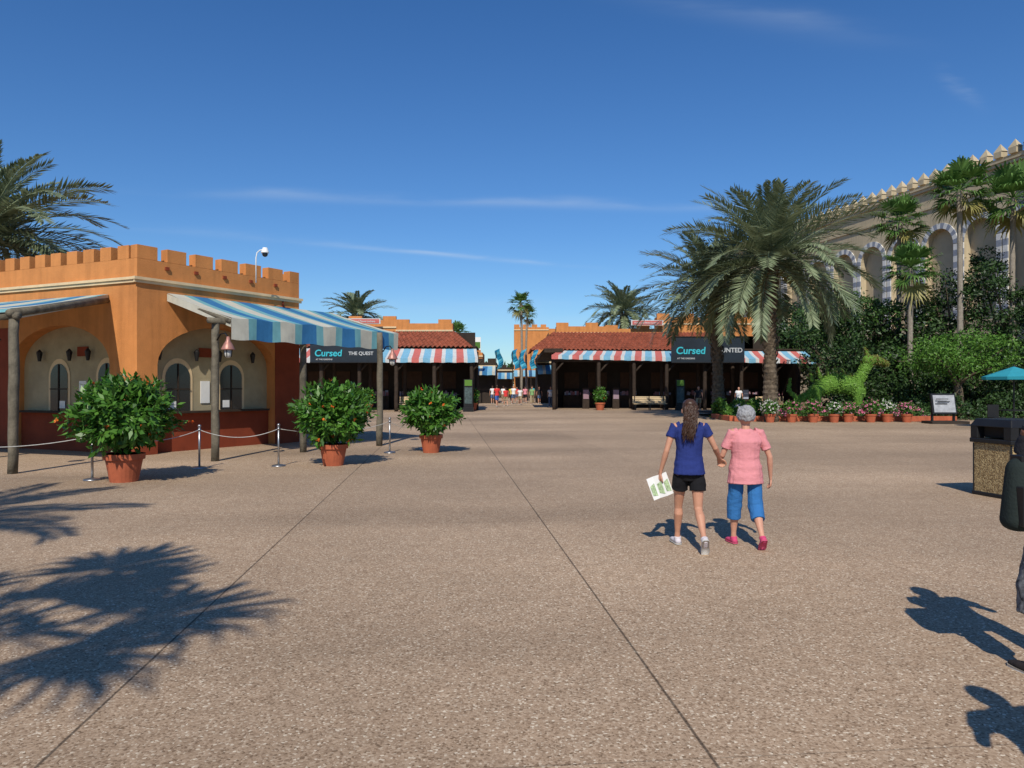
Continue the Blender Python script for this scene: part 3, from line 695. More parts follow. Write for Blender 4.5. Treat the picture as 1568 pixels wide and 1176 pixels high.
def pavilion(name, xa, xb, Y0, zf0, zf1, rx0, rx1, hip, zr, wall_segs, postx, ydep=6.0):
    parts = []
    parts.append(awning('striped_awning_canvas', (xa + 0.6, Y0 + 1.7, 4.45), (xb - 0.2, Y0 + 1.7, 4.35), (xa, Y0, zf0 + 0.30), (xb, Y0, zf1 + 0.30), PATC, amc, 0.30, 0.05))
    mb = MB()
    for px in postx:
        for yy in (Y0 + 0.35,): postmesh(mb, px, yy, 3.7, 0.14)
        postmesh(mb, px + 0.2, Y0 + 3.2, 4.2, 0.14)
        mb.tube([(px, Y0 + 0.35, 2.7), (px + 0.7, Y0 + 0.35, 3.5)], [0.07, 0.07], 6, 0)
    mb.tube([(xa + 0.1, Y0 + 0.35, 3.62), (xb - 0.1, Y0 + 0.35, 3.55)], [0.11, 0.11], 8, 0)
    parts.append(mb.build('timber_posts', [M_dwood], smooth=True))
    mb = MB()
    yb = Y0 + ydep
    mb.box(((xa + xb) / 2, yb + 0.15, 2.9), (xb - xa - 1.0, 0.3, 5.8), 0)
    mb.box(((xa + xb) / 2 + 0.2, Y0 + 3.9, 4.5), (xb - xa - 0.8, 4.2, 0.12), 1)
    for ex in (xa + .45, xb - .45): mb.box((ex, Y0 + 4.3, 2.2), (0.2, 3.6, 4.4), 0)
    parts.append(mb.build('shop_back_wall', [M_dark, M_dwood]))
    mb = MB()
    x = xa + 1.2
    while x < xb - 1.5:
        wd = U(1.2, 2.2); mb.box((x + wd / 2, yb - 0.6, 0.5), (wd, 0.6, 1.0), 0)
        mb.box((x + wd / 2, yb - 0.05, 2.2), (wd * 0.8, 0.06, 1.3), 2)
        for k in range(10): mb.box((x + U(0.1, wd - .1), yb - 0.6 + U(-.2, .2), 1.0 + U(0.05, .2)), (U(.08, .25), U(.08, .2), U(.15, .5)), 1)
        if R.random() < 0.5: mb.box((x + wd + 0.1, Y0 + 3.0, 0.8), (0.5, 0.4, 1.6), 0); mb.box((x + wd + 0.1, Y0 + 2.78, 1.1), (0.42, 0.03, 0.7), 1)
        x += wd + U(0.3, 1.1)
    parts.append(mb.build('shop_displays', [M_dwood, M_goods, M_shelf]))
    mb = MB()
    tiles(mb, (rx0, Y0 + 1.5, 4.45), (rx1, Y0 + 1.5, 4.45), (rx1 - (hip if hip > 0 else 0), Y0 + 5, zr), (rx0 + (-hip if hip < 0 else 0), Y0 + 5, zr))
    if hip > 0: tiles(mb, (rx1, Y0 + 1.5, 4.45), (rx1, Y0 + 9, 4.45), (rx1 - hip, Y0 + 8, zr), (rx1 - hip, Y0 + 5, zr))
    if hip < 0: tiles(mb, (rx0, Y0 + 9, 4.45), (rx0, Y0 + 1.5, 4.45), (rx0 - hip, Y0 + 5, zr), (rx0 - hip, Y0 + 8, zr))
    parts.append(mb.build('tile_roof', [M_tile]))
    mb = MB()
    for (a, b, zt, cren) in wall_segs:
        mb.box(((a + b) / 2, Y0 + 6.6, zt / 2 + 2), (b - a, 1.2, zt - 4.0), 0)
        mb.box(((a + b) / 2, Y0 + 5.97, zt - 0.55), (b - a + 0.05, 0.08, 0.12), 1)
        x = a
        while x < b - 0.5:
            mb.box((x + 0.5, Y0 + 6.15, zt + 0.15), (1.0, 0.29, 0.30), 0); x += 1.0 + cren
    parts.append(mb.build('orange_parapet', [M_orange, M_trim]))
    return parts
PL = pavilion('l', -22, -2.3, 50, 3.33, 3.33, -20, -2.8, 1.6, 5.8, [(-12.4, -8.8, 6.75, 1.6), (-8.8, -4.5, 6.5, 2.2)], [-20, -16.5, -13, -10.4, -7.9, -5.3, -2.75])
mbx = MB(); mbx.box((-11.2, 55.3, 6.6), (2.7, 0.1, 0.42), 0); mbx.box((-11.2, 55.24, 6.6), (2.5, 0.04, 0.30), 1)
PL.append(mbx.build('locker_sign', [M_awhite, M_acoral])); PL.append(textobj('Wallet and Phone Lockers', 0.19, (-12.3, 55.21, 6.53), M_awhite, ext=0.005))
group('shop_pavilion', PL, (-12, 53, 0))
PRt = pavilion('r', 2.9, 22.3, 54, 3.72, 3.35, 1.4, 16.0, -2.0, 6.05, [(3.6, 7.6, 6.6, 1.4), (7.6, 11.8, 6.4, 1.6), (11.8, 19.6, 7.35, 1.0)], [3.1, 6.4, 9.0, 11.4, 14.2, 16.9, 19.4, 22.0])
mbx = MB(); mbx.box((10.9, 59.5, 6.85), (2.6, 0.1, 0.42), 0); mbx.box((10.9, 59.43, 6.85), (2.4, 0.04, 0.30), 1)
PRt.append(mbx.build('locker_sign', [M_awhite, M_acoral])); PRt.append(textobj('Wallet and Phone Lockers', 0.18, (9.85, 59.4, 6.78), M_awhite, ext=0.005))
mbx = MB()
for k in range(6): postmesh(mbx, 3.3 + 0.15 * k, 56.5 + k * 3.2, 4.3, 0.2)
mbx.box((3.1, 66, 4.4), (1.4, 22, 0.3), 0)
PRt.append(mbx.build('side_colonnade', [M_dwood]))
group('shop_pavilion', PRt, (12, 57, 0))
M_signb = mat('sign_navy', (0.012, 0.02, 0.03), 0.5, 0.3, 1.5)
M_signt = mat('sign_teal', (0.04, 0.42, 0.50), 0.5, 0.1, 3)
M_signw = mat('sign_white', (0.45, 0.47, 0.48), 0.5, 0.1, 3)
def billboard(x0, x1, y, z0, z1, a, b, sz, sz2):
    mb = MB(); mb.box(((x0 + x1) / 2, y, (z0 + z1) / 2), (x1 - x0, 0.14, z1 - z0), 0)
    for zz in (z0, z1): mb.box(((x0 + x1) / 2, y - 0.085, zz + (0.03 if zz == z0 else -0.03)), (x1 - x0, 0.05, 0.06), 1)
    p = [mb.build('board', [M_signb, M_black])]
    h = z1 - z0
    p.append(textobj(a, sz, (x0 + 0.3, y - 0.1, z0 + h * 0.34), M_signt, ext=0.01, font_shear=0.1))
    p.append(textobj(b, sz2, (x0 + (x1 - x0) * 0.56, y - 0.1, z0 + h * 0.40), M_signw, ext=0.01))
    p.append(textobj('AT THE GARDENS', sz * 0.22, (x0 + 0.4, y - 0.1, z0 + h * 0.14), M_signw, ext=0.005))
    group('theatre_sign', p, ((x0 + x1) / 2, y, 0))
billboard(-13.6, -8.95, 49.75, 3.3, 4.62, 'Cursed', 'THE QUEST', 0.62, 0.32)
billboard(11.6, 16.9, 53.7, 3.42, 5.35, 'Cursed', 'HAUNTED', 0.72, 0.46)
def bench(x, y, wd=2.2):
    mb = MB()
    for k in range(4): mb.box((x, y - 0.15 + k * 0.13, 0.46), (wd, 0.10, 0.035), 0)
    for k in range(4): mb.box((x, y + 0.36 + 0.02 * k, 0.58 + k * 0.12), (wd, 0.03, 0.09), 0)
    for sx_ in (-wd / 2 + .15, 0, wd / 2 - .15):
        mb.box((x + sx_, y - 0.15, 0.22), (0.06, 0.06, 0.44), 1); mb.box((x + sx_, y + 0.38, 0.5), (0.06, 0.06, 1.0), 1); mb.box((x + sx_, y + 0.1, 0.42), (0.06, 0.55, 0.04), 1)
    mb.build('park_bench', [M_trim, M_black])
bench(9.95, 53.2, 2.4); bench(-7.0, 51.6, 1.8); bench(18.5, 52.6, 2.0)
M_slate = mat('menu_slate', (0.06, 0.09, 0.09), 0.6, 0.6, 8)
for (x, y) in ((-2.95, 49.9), (12.0, 52.6)):
    mb = MB(); mb.box((x, y, 1.25), (0.62, 0.08, 1.9), 0); mb.box((x, y - 0.05, 1.1), (0.5, 0.03, 1.1), 1); mb.box((x, y - 0.05, 1.95), (0.5, 0.03, 0.4), 2)
    mb.box((x, y, 0.15), (0.7, 0.4, 0.3), 0)
    mb.build('menu_board', [M_black, M_slate, M_leafbright])

# ---------------------------------------------------------------- far street
def simple_shop(name, x0, x1, y, h, aw_z, face, m=M_orange):
    mb = MB(); mb.box(((x0 + x1) / 2, y + 3, h / 2), (x1 - x0, 6, h), 0)
    mb.box(((x0 + x1) / 2, y - 0.03, 1.5), ((x1 - x0) * 0.9, 0.1, 2.9), 1)
    mb.box(((x0 + x1) / 2, y - 0.05, h - 0.4), (x1 - x0 + .1, 0.12, 0.15), 2)
    x = x0
    while x < x1 - 0.5: mb.box((x + 0.4, y + 0.2, h + 0.2), (0.8, 0.35, 0.4), 0); x += 1.3
    p = [mb.build('walls', [m, M_dark, M_trim])]
    p.append(awning('awning_canvas', (x0, y - 0.1, aw_z + 0.9), (x1, y - 0.1, aw_z + 0.9), (x0, y - 2, aw_z + 0.3), (x1, y - 2, aw_z + 0.3), [(0.5, 0), (0.3, 1), (0.5, 2)], [M_asky, M_acream, M_ablue], 0.35))
    group(name, p, ((x0 + x1) / 2, y, 0))
simple_shop('orange_shop', -12, -3.2, 80, 5.4, 3.0, 1)
simple_shop('orange_shop', 4.2, 14, 84, 7.9, 3.2, 1)
simple_shop('orange_shop', 0.3, 5.4, 108, 10.4, 3.2, 1)
simple_shop('timber_shop', -12, 0.2, 112, 4.6, 2.9, 1, M_dwood)
simple_shop('timber_shop', 2.6, 7.5, 76, 4.6, 3.0, 1, M_dwood)
simple_shop('timber_shop', -9, -1.6, 76, 4.2, 2.9, 1, M_dwood)
mb = MB(); mb.box((-4.2, 72.05, 5.9), (2.3, 0.12, 1.25), 0); mb.box((-4.2, 71.97, 5.75), (2.2, 0.04, 0.6), 1); mb.box((-4.9, 72.1, 2.7), (0.1, 0.1, 5.4), 0); mb.box((-3.5, 72.1, 2.7), (0.1, 0.1, 5.4), 0)
mb.build('billboard', [M_whitep, M_leafbright])
mb = MB()
M_banner = clothmat('banner_teal', (0.02, 0.22, 0.38), trans=0.1)
M_banner2 = clothmat('banner_sky', (0.10, 0.42, 0.55), trans=0.1)
for k, bx in enumerate((-1.3, 0.35, 1.1, 2.2)):
    mb.tube([(bx - 0.3, 74, 0), (bx - 0.3, 74, 5.2)], [0.05, 0.04], 6, 2)
    for j in range(8):
        t0, t1 = j / 8, (j + 1) / 8
        def W(t, s): return V((bx + s * 0.36 + 0.2 * math.sin(t * 5 + k), 74 + 0.25 * math.sin(t * 4 + s * 2), 3.5 + 1.9 * t + s * 0.15))
        mb.quad(W(t0, -0.7), W(t0, 0.7), W(t1, 0.7), W(t1, -0.7), (j + k) % 3 == 0)
mb.build('street_banners', [M_banner, M_banner2, M_dwood])
mb = MB()
for i in range(16000):
    x = U(-150, 150); y = 150 + U(-6, 10); h = 6.5 + 3.0 * noise.noise(V((x * 0.06, 0, 0))) + 1.6 * noise.noise(V((x * 0.3, 3, 0)))
    p = V((x, y, h * U(0.0, 1) ** 0.7)); mb.leaf(p, rv(), rv(), U(0.8, 1.6), U(0.6, 1.0), 0)
mb.build('distant_trees', [M_leaftree])

# ---------------------------------------------------------------- arena building (right)
OA = (39.1, 50.2); dA = V((-0.216, 0.976, 0)).normalized()
dA = (dA.x, dA.y); nA = (-0.976, -0.2161)
mb = MB(); ops = []
s = 4.5
while s < 50: ops.append((s - 1.55, s + 1.55, 7.0, 13.55, 1.55)); s += 4.15
arch_wall(mb, OA, dA, nA, -4, 52, 0, 19.3, ops, 0.6, 0, 0, 1)
lbox(mb, OA, dA, nA, -4, 52, 17.0, 17.18, 0.003, 0.14, 0); lbox(mb, OA, dA, nA, -4, 52, 18.6, 18.85, 0.003, 0.25, 0); lbox(mb, OA, dA, nA, -4, 52, 18.85, 19.0, 0.003, 0.35, 0)
A2 = PT(OA, dA, nA, 52, 0); Bk = PT(OA, dA, nA, 52, 0, -20); A1 = PT(OA, dA, nA, -4, 0); Bk1 = PT(OA, dA, nA, -4, 0, -20)
mb.quad(A2, Bk, Bk + V((0, 0, 19.3)), A2 + V((0, 0, 19.3)), 0); mb.quad(A2 + V((0, 0, 19.29)), Bk + V((0, 0, 19.29)), Bk1 + V((0, 0, 19.29)), A1 + V((0, 0, 19.29)), 0)
wl = mb.build('walls', [M_tan, M_tan2])
mb = MB()
s = 1.6
while s < 52:
    lbox(mb, OA, dA, nA, s - 0.34, s + 0.34, 19.3, 19.75, -0.35, 0.25, 0)
    vs = [PT(OA, dA, nA, s + a, 19.75, o) for a, o in ((-0.40, -0.35), (0.40, -0.35), (0.40, 0.25), (-0.40, 0.25))] + [PT(OA, dA, nA, s, 20.4, -0.05)]
    mb.add(vs, [(0, 1, 4), (1, 2, 4), (2, 3, 4), (3, 0, 4)], 0); s += 1.3
ml = mb.build('pointed_merlons', [M_tan])
mb = MB()
for (a, b, zb, zs, r) in ops:
    c = (a + b) / 2; n = 15
    for i in range(n):
        t0, t1 = math.pi * i / n, math.pi * (i + 1) / n; mi = i % 2
        vs = []
        for off in (0.002, 0.09):
            for (t, rr) in ((t0, 1.55), (t1, 1.55), (t1, 2.02), (t0, 2.02)): vs.append(PT(OA, dA, nA, c - rr * math.cos(t), zs + rr * math.sin(t), off))
        mb.add(vs, [(0, 1, 2, 3), (4, 5, 6, 7), (0, 1, 5, 4), (1, 2, 6, 5), (2, 3, 7, 6), (3, 0, 4, 7)], mi)
    for sx_ in (-2.0, 1.56):
        for k in range(13): lbox(mb, OA, dA, nA, c + sx_, c + sx_ + 0.44, zb + k * 0.5, zb + k * 0.5 + 0.498, 0.002, 0.09, (k + 1) % 2)
vr = mb.build('striped_arches', [M_grayst, M_whitest])
mb = MB()
lbox(mb, OA, dA, nA, -6, 3.0, 0, 21.2, -6, 0.8, 0); lbox(mb, OA, dA, nA, -6.2, 3.15, 20.1, 20.4, -6, 0.95, 0)
for s in (-4.5, -2.6, -0.7, 1.0, 2.25): lbox(mb, OA, dA, nA, s, s + 0.75, 21.2, 22.0, -0.3, 0.8, 0)
tw = mb.build('corner_tower', [M_tan])
group('arena_building', [wl, ml, vr, tw], (OA[0], OA[1], 0))

# ---------------------------------------------------------------- trash can
m, ntp, bp_ = newmat('pebble_panel'); tcp = ntp.nodes.new('ShaderNodeTexCoord'); vp = ntp.nodes.new('ShaderNodeTexVoronoi'); vp.inputs['Scale'].default_value = 55
ntp.links.new(tcp.outputs['Object'], vp.inputs['Vector']); sc_ = ntp.nodes.new('ShaderNodeSeparateColor'); ntp.links.new(vp.outputs['Color'], sc_.inputs[0])
rp_ = ntp.nodes.new('ShaderNodeValToRGB'); rp_.color_ramp.elements[0].color = (0.16, 0.095, 0.035, 1); rp_.color_ramp.elements[1].color = (0.50, 0.37, 0.18, 1)
ntp.links.new(sc_.outputs[0], rp_.inputs[0]); ntp.links.new(rp_.outputs[0], bp_.inputs['Base Color']); bp_.inputs['Roughness'].default_value = 0.8
bb = ntp.nodes.new('ShaderNodeBump'); bb.inputs['Distance'].default_value = 0.01; ntp.links.new(vp.outputs['Distance'], bb.inputs['Height']); bb.invert = True; ntp.links.new(bb.outputs[0], bp_.inputs['Normal']); M_peb = m
tx, ty, tr_ = 7.72, 11.42, 0.20
mb = MB()
mb.box((tx, ty, 0.44), (0.70, 0.70, 0.78), 0, rz=tr_)
rot = Matrix.Rotation(tr_, 3, 'Z')
mb.box((tx, ty, 0.86), (0.78, 0.78, 0.07), 1, rz=tr_); mb.box((tx, ty, 0.03), (0.74, 0.74, 0.06), 1, rz=tr_)
for sx_ in (-1, 1):
    for sy_ in (-1, 1):
        c = V((tx, ty, 1.0)) + rot @ V((sx_ * 0.31, sy_ * 0.31, 0)); mb.box(c, (0.14, 0.14, 0.22), 1, rz=tr_)
        c = V((tx, ty, 0.42)) + rot @ V((sx_ * 0.345, sy_ * 0.345, 0)); mb.box(c, (0.03, 0.03, 0.80), 1, rz=tr_)
mb.box((tx, ty, 1.0), (0.5, 0.5, 0.19), 2, rz=tr_)
mb.box((tx, ty, 1.14), (0.78, 0.78, 0.12), 1, rz=tr_, tap=0.84)
mb.build('trash_can', [M_peb, M_black, M_dark], bevel=0.025)

# ---------------------------------------------------------------- people
def remesh(mb, vox, it=2, wr=0.0, seed=0):
    me = bpy.data.meshes.new('tmp'); me.from_pydata(mb.v, [], mb.f)
    ob = bpy.data.objects.new('tmp', me); COL.objects.link(ob)
    m = ob.modifiers.new('r', 'REMESH'); m.mode = 'VOXEL'; m.voxel_size = vox
    if it:
        s = ob.modifiers.new('s', 'SMOOTH'); s.factor = 0.5; s.iterations = it
    dg = bpy.context.evaluated_depsgraph_get(); me2 = bpy.data.meshes.new_from_object(ob.evaluated_get(dg))
    bpy.data.objects.remove(ob)
    vs = [v.co.copy() for v in me2.vertices]
    if wr:
        for v, q in zip(me2.vertices, range(len(vs))):
            c = vs[q]; k = noise.noise(V((c.x * 7, c.y * 7, c.z * 16 + seed))) + 0.5 * noise.noise(V((c.x * 18, c.y * 18, c.z * 30 + seed))) + 0.6 * noise.noise(V((c.x * 22, c.y * 22, c.z * 5 + seed)))
            vs[q] = c + v.normal * wr * k
    fs = [list(p.vertices) for p in me2.polygons]
    bpy.data.meshes.remove(me2)
    return vs, fs
def limb(p0, p1, f): return V(p0).lerp(V(p1), f)
def hand(mb, wr, d, n, side, curl=0.5, sc=1.0):
    d = V(d).normalized(); n = V(n); n = (n - d * n.dot(d)).normalized(); s = d.cross(n) * side
    wr = V(wr); pe = wr + d * 0.085 * sc
    mb.tube([wr - d * 0.02, wr + d * 0.02, wr + d * 0.055 * sc, pe], [(0.024, 0.018), (0.031, 0.016), (0.038, 0.015), (0.037, 0.012)], 10, 0, ref=s)
    for k, (off, ln) in enumerate(((0.030, 0.070), (0.010, 0.078), (-0.010, 0.073), (-0.030, 0.058))):
        p = pe + s * off * sc - d * 0.012; c = 0.15; pts = [p]
        for j, fr in enumerate((0.42, 0.32, 0.26)):
            c += curl * (0.5 + 0.25 * j + 0.06 * k); q = d * math.cos(c) + n * math.sin(c); p = p + q * ln * fr * sc + s * off * 0.03; pts.append(p)
        mb.tube(pts, [0.0105, 0.0098, 0.009, 0.0075], 7, 0)
    p = wr + d * 0.03 + s * 0.028
    pts = [p, p + (s * 0.7 + d * 0.7 + n * 0.25).normalized() * 0.034, p + (s * 0.55 + d * 0.9 + n * 0.35).normalized() * 0.062, p + (s * 0.35 + d + n * 0.5).normalized() * 0.085]
    mb.tube(pts, [0.013, 0.012, 0.0105, 0.008], 7, 0)
MATC = {}
def cm(key, col, **k):
    if key not in MATC: MATC[key] = clothmat(key, col, **k)
    return MATC[key]
def skinm(key, col):
    if key not in MATC: MATC[key] = mat(key, col, 0.55, 0.08, 14, 0.1, 120, spec=0.35)
    return MATC[key]
def person(name, loc, yaw, H, legs, arms, skin, shirt, pants, shoes, hair, wd=1.0, near=False, plen=0.42, pflare=0.02, hairstyle='short', sleeve=0.5, splay=0.0, female=True, belly=0.0, hands_n=None, curls=(0.5, 0.5), hem=0.855, hipw=1.0):
    vox = 0.0065 if near else 0.022; it = 2 if near else 1; S = 12 if near else 8
    body = MB(); hip = [V((-0.088 * wd, 0, 0.87)), V((0.088 * wd, 0, 0.87))]
    sh = [V((-0.168 * (0.92 + 0.08 * wd), 0, 1.355)), V((0.168 * (0.92 + 0.08 * wd), 0, 1.355))]
    J = []; low = 9
    for i, (a, fl, pt) in enumerate(legs):
        a, b = math.radians(a), math.radians(a - fl); sg = -1 if i == 0 else 1
        k = hip[i] + V((sg * splay * 0.5, math.sin(a), -math.cos(a))) * 0.41; an = k + V((sg * (splay * 0.3 - 0.02), math.sin(b), -math.cos(b))) * 0.395
        pr = math.radians(pt); fd = V((sg * 0.12, math.cos(pr), -math.sin(pr))).normalized(); fu = V((0, math.sin(pr), math.cos(pr)))
        J.append((k, an, fd, fu)); low = min(low, (an - fu * 0.075 - fd * 0.05).z, (an - fu * 0.075 + fd * 0.16).z)
    dz = -low
    hw = 1.0 if female else 0.92
    lw = 0.93 * (0.6 + 0.4 * wd) / 1.0
    body.tube([(0, 0, 0.80), (0, 0, 0.88), (0, belly * .3, 1.0), (0, belly * .2, 1.12), (0, 0.0, 1.25), (0, -0.005, 1.34), (0, -0.01, 1.385)],
              [(0.12 * wd, 0.09 * wd), (0.135 * wd * hw, 0.095 * wd), (0.115 * wd, 0.085 * wd), (0.125 * wd, 0.092 * wd), (0.145 * wd, 0.10 * wd), (0.145 * (0.8 + .2 * wd), 0.075), (0.07, 0.06)], S + 4, 0)
    body.tube([(0, -0.012, 1.34), (0, -0.008, 1.41), (0, 0.0, 1.46)], [0.058, 0.05, 0.05], S, 0)
    body.tube([(0, 0.035, 1.425), (0, 0.03, 1.44), (0, 0.018, 1.47), (0, 0.006, 1.51), (0, 0.0, 1.55), (0, -0.006, 1.60), (0, -0.006, 1.635), (0, -0.006, 1.65)],
              [(0.02, 0.022), (0.04, 0.045), (0.057, 0.070), (0.068, 0.088), (0.074, 0.095), (0.068, 0.086), (0.045, 0.058), (0.012, 0.016)], S + 4, 0)
    if near:
        body.tube([(0, 0.088, 1.545), (0, 0.108, 1.515), (0, 0.092, 1.505)], [0.008, 0.013, 0.010], 8, 0)
        for sg in (-1, 1):
            body.ball((sg * 0.077, -0.004, 1.525), (0.010, 0.018, 0.030), 0, 8, 6)
            body.tube([(sg * 0.012, 0.090, 1.556), (sg * 0.045, 0.080, 1.556)], [0.007, 0.006], 6, 0)
    for i in (0, 1):
        k, an, fd, fu = J[i]; sg = -1 if i == 0 else 1
        cf = limb(k, an, 0.28) - V((0, 0.018, 0))
        body.tube([hip[i] + V((0, 0, 0.02)), limb(hip[i], k, 0.35), limb(hip[i], k, 0.8), k, limb(k, an, .12), cf, limb(k, an, 0.62), limb(k, an, .85), an, an - fu * 0.03],
                  [0.084 * lw, 0.080 * lw, 0.060 * lw, 0.052 * lw, 0.048 * lw, 0.056 * lw, 0.043 * lw, 0.032 * lw, 0.033, 0.034], S, 0)
        body.tube([an - fd * 0.02 - fu * 0.04, an + fd * 0.04 - fu * 0.045, an + fd * 0.12 - fu * 0.055], [0.032, 0.032, 0.025], 8, 0, ref=(1, 0, 0))
        el, wrp = V(arms[i][0]), V(arms[i][1])
        body.tube([sh[i] - V((sg * 0.03, 0, 0)), sh[i] + V((0, 0, -0.01)), limb(sh[i], el, 0.4), limb(sh[i], el, 0.9), el, limb(el, wrp, 0.25), limb(el, wrp, 0.7), wrp],
                  [0.050, 0.048, 0.042 * lw, 0.034 * lw, 0.034 * lw, 0.036 * lw, 0.027 * lw, 0.021], S, 0)
        hd = (wrp - el).normalized()
        if near: hand(body, wrp, hd, hands_n[i] if hands_n else (-sg, 0.1, 0), 1 if i == 0 else -1, curls[i])
        else: body.tube([wrp, wrp + hd * 0.06, wrp + hd * 0.14], [(0.02, 0.03), (0.018, 0.036), (0.012, 0.02)], 6, 0)
    groups = [(remesh(body, vox, it), skin)]
    g = MB(); w2 = wd
    hemw = 0.180 * w2 * hw * hipw; hd_ = 0.146 * w2
    g.tube([(0, belly * .1, hem), (0, belly * .15, (hem + .9) / 2), (0, belly * .4, 0.95), (0, belly * .5, 1.04), (0, belly * .3, 1.14), (0, 0.0, 1.25), (0, -0.005, 1.33), (0, -0.01, 1.375), (0, -0.012, 1.395)],
           [(hemw + .006, hd_ + .006), (hemw, hd_), (0.164 * w2 * hw, 0.130 * w2 + belly * .3), (0.143 * w2, 0.113 * w2 + belly * .4), (0.146 * w2, 0.115 * w2 + belly * .2), (0.163 * w2, 0.120 * w2), (0.163 * (.8 + .2 * w2), 0.093), (0.095, 0.072), (0.066, 0.058)], S + 8, 0)
    if sleeve > 0:
        for i in (0, 1):
            el = V(arms[i][0]); sg = -1 if i == 0 else 1
            g.tube([sh[i] - V((sg * 0.06, 0, 0.0)), sh[i] + V((0, 0, -0.003)), limb(sh[i], el, sleeve * 0.5), limb(sh[i], el, sleeve)], [0.060, 0.057, 0.052 * (.6 + .4 * wd), 0.055 * (.6 + .4 * wd)], S + 2, 0)
    groups.append((remesh(g, vox * 1.1, it, 0.007 if near else 0, R.random() * 50), shirt))
    g = MB(); pw = hipw
    g.tube([(0, 0, 0.89), (0, 0, 0.86), (0, -0.004, 0.82), (0, 0, 0.77)], [(0.130 * wd, 0.095 * wd), (0.146 * wd * hw * pw, 0.106 * wd), (0.152 * wd * hw * pw, 0.114 * wd), (0.12 * wd, 0.09 * wd)], S + 4, 0)
    for i in (0, 1):
        k, an, fd, fu = J[i]; pts = [hip[i] + V((0, 0, -0.03))]; rd = [0.082 * wd]
        if plen <= 0.5:
            f = plen * 2; pts += [limb(hip[i], k, f * 0.5), limb(hip[i], k, f)]; rd += [0.084 * lw + pflare * .5, 0.074 * lw + pflare]
        else:
            f = (plen - 0.5) * 2; pts += [limb(hip[i], k, 0.45), limb(hip[i], k, 0.95), limb(k, an, f * 0.5), limb(k, an, f)]; rd += [0.088 * lw, 0.066 * lw + pflare, 0.062 * lw + pflare, 0.058 * lw + pflare]
        g.tube(pts, rd, S + 2, 0)
    groups.append((remesh(g, vox * 1.1, it, 0.006 if near else 0, R.random() * 50), pants))
    g = MB(); sole = MB()
    for i in (0, 1):
        k, an, fd, fu = J[i]; b = an - fu * 0.05
        g.tube([b - fd * 0.062, b - fd * 0.045, b + fd * 0.02, b + fd * 0.09, b + fd * 0.15 - fu * 0.006, b + fd * 0.182 - fu * 0.012],
               [(0.018, 0.018), (0.034, 0.036), (0.038, 0.036), (0.043, 0.026), (0.036, 0.019), (0.012, 0.010)], 12, 0, ref=(1, 0, 0))
        g.tube([b - fd * 0.01, an + fu * 0.0 - fd * 0.01], [0.038, 0.040], 12, 0)
        c = an - fu * 0.071
        side = fd.cross(fu).normalized(); vs = []
        prof = [(-0.068, 0.020), (-0.05, 0.036), (0.0, 0.037), (0.05, 0.040), (0.10, 0.047), (0.15, 0.040), (0.185, 0.015)]
        for o in (-0.008, 0.010):
            vs += [c + fd * a + side * w + fu * o for a, w in prof] + [c + fd * a - side * w + fu * o for a, w in reversed(prof)]
        n = len(prof) * 2
        sole.add(vs, [tuple(range(n)), tuple(reversed(range(n, 2 * n)))] + [(q, (q + 1) % n, n + (q + 1) % n, n + q) for q in range(n)], 0)
    groups.append((remesh(g, vox * 0.9, 1), shoes[0])); groups.append(((sole.v, sole.f), shoes[1]))
    g = MB(); c = V((0, -0.014, 1.562))
    if hairstyle == 'curly':
        for q in range(340):
            u = rv()
            if u.y > 0.35 and u.z < 0.45: continue
            if u.z < -0.62: continue
            g.ball(c + V((u.x * 0.092, u.y * 0.106, u.z * 0.098)), U(0.014, 0.026), 0, 6, 5)
        g.ball(c, (0.085, 0.100, 0.095), 0, 14, 10)
    else:
        g.tube([c + V((0, -0.02, -0.10)), c + V((0, -0.020, -0.05)), c + V((0, -0.012, 0)), c + V((0, -0.006, 0.05)), c + V((0, 0, 0.085)), c + V((0, 0, 0.1))],
               [(0.055, 0.065), (0.079, 0.083), (0.083, 0.092), (0.076, 0.086), (0.048, 0.058), (0.01, 0.01)], 16, 0)
    groups.append((remesh(g, 0.007 if near else 0.02, 1, 0.004 if near else 0, 3), hair))
    if hairstyle == 'long':
        g = MB()
        for q in range(210):
            a = U(-1, 1); b0 = U(0, 1)
            s0 = c + V((a * 0.070, -0.075 - 0.02 * (1 - a * a), U(-0.06, 0.05)))
            tx_ = -0.045 + a * 0.060 * U(0.6, 1.3); ln = U(0.18, 0.34); ph = U(0, 6.28); fq = U(14, 22); pts = []; rd = []
            for t in [j / 9 for j in range(10)]:
                x = s0.x * (1 - t) + tx_ * t; y = s0.y - 0.045 * math.sin(min(1, t * 1.6) * math.pi / 2) + U(-.003, .003); z = s0.z - ln * t
                pts.append((x + 0.011 * math.sin(fq * t * 0.8 + ph), y + 0.010 * math.cos(fq * t * .8 + ph) - b0 * 0.02, z)); rd.append(0.0070 * (1 - 0.75 * t ** 2))
            g.tube(pts, rd, 5, 0)
        for q in range(110):
            az = U(-2.6, -0.5) ; pts = []
            for t in [j / 6 for j in range(7)]:
                th = 0.3 + t * 1.3; u = V((math.cos(az) * math.sin(th), math.sin(az) * math.sin(th), math.cos(th)))
                pts.append(c + V((u.x * 0.083 * (1 - .15 * t), u.y * 0.097, u.z * 0.089)))
            g.tube(pts, [0.005] * 7, 4, 0)
        groups.append(((g.v, g.f), hair))
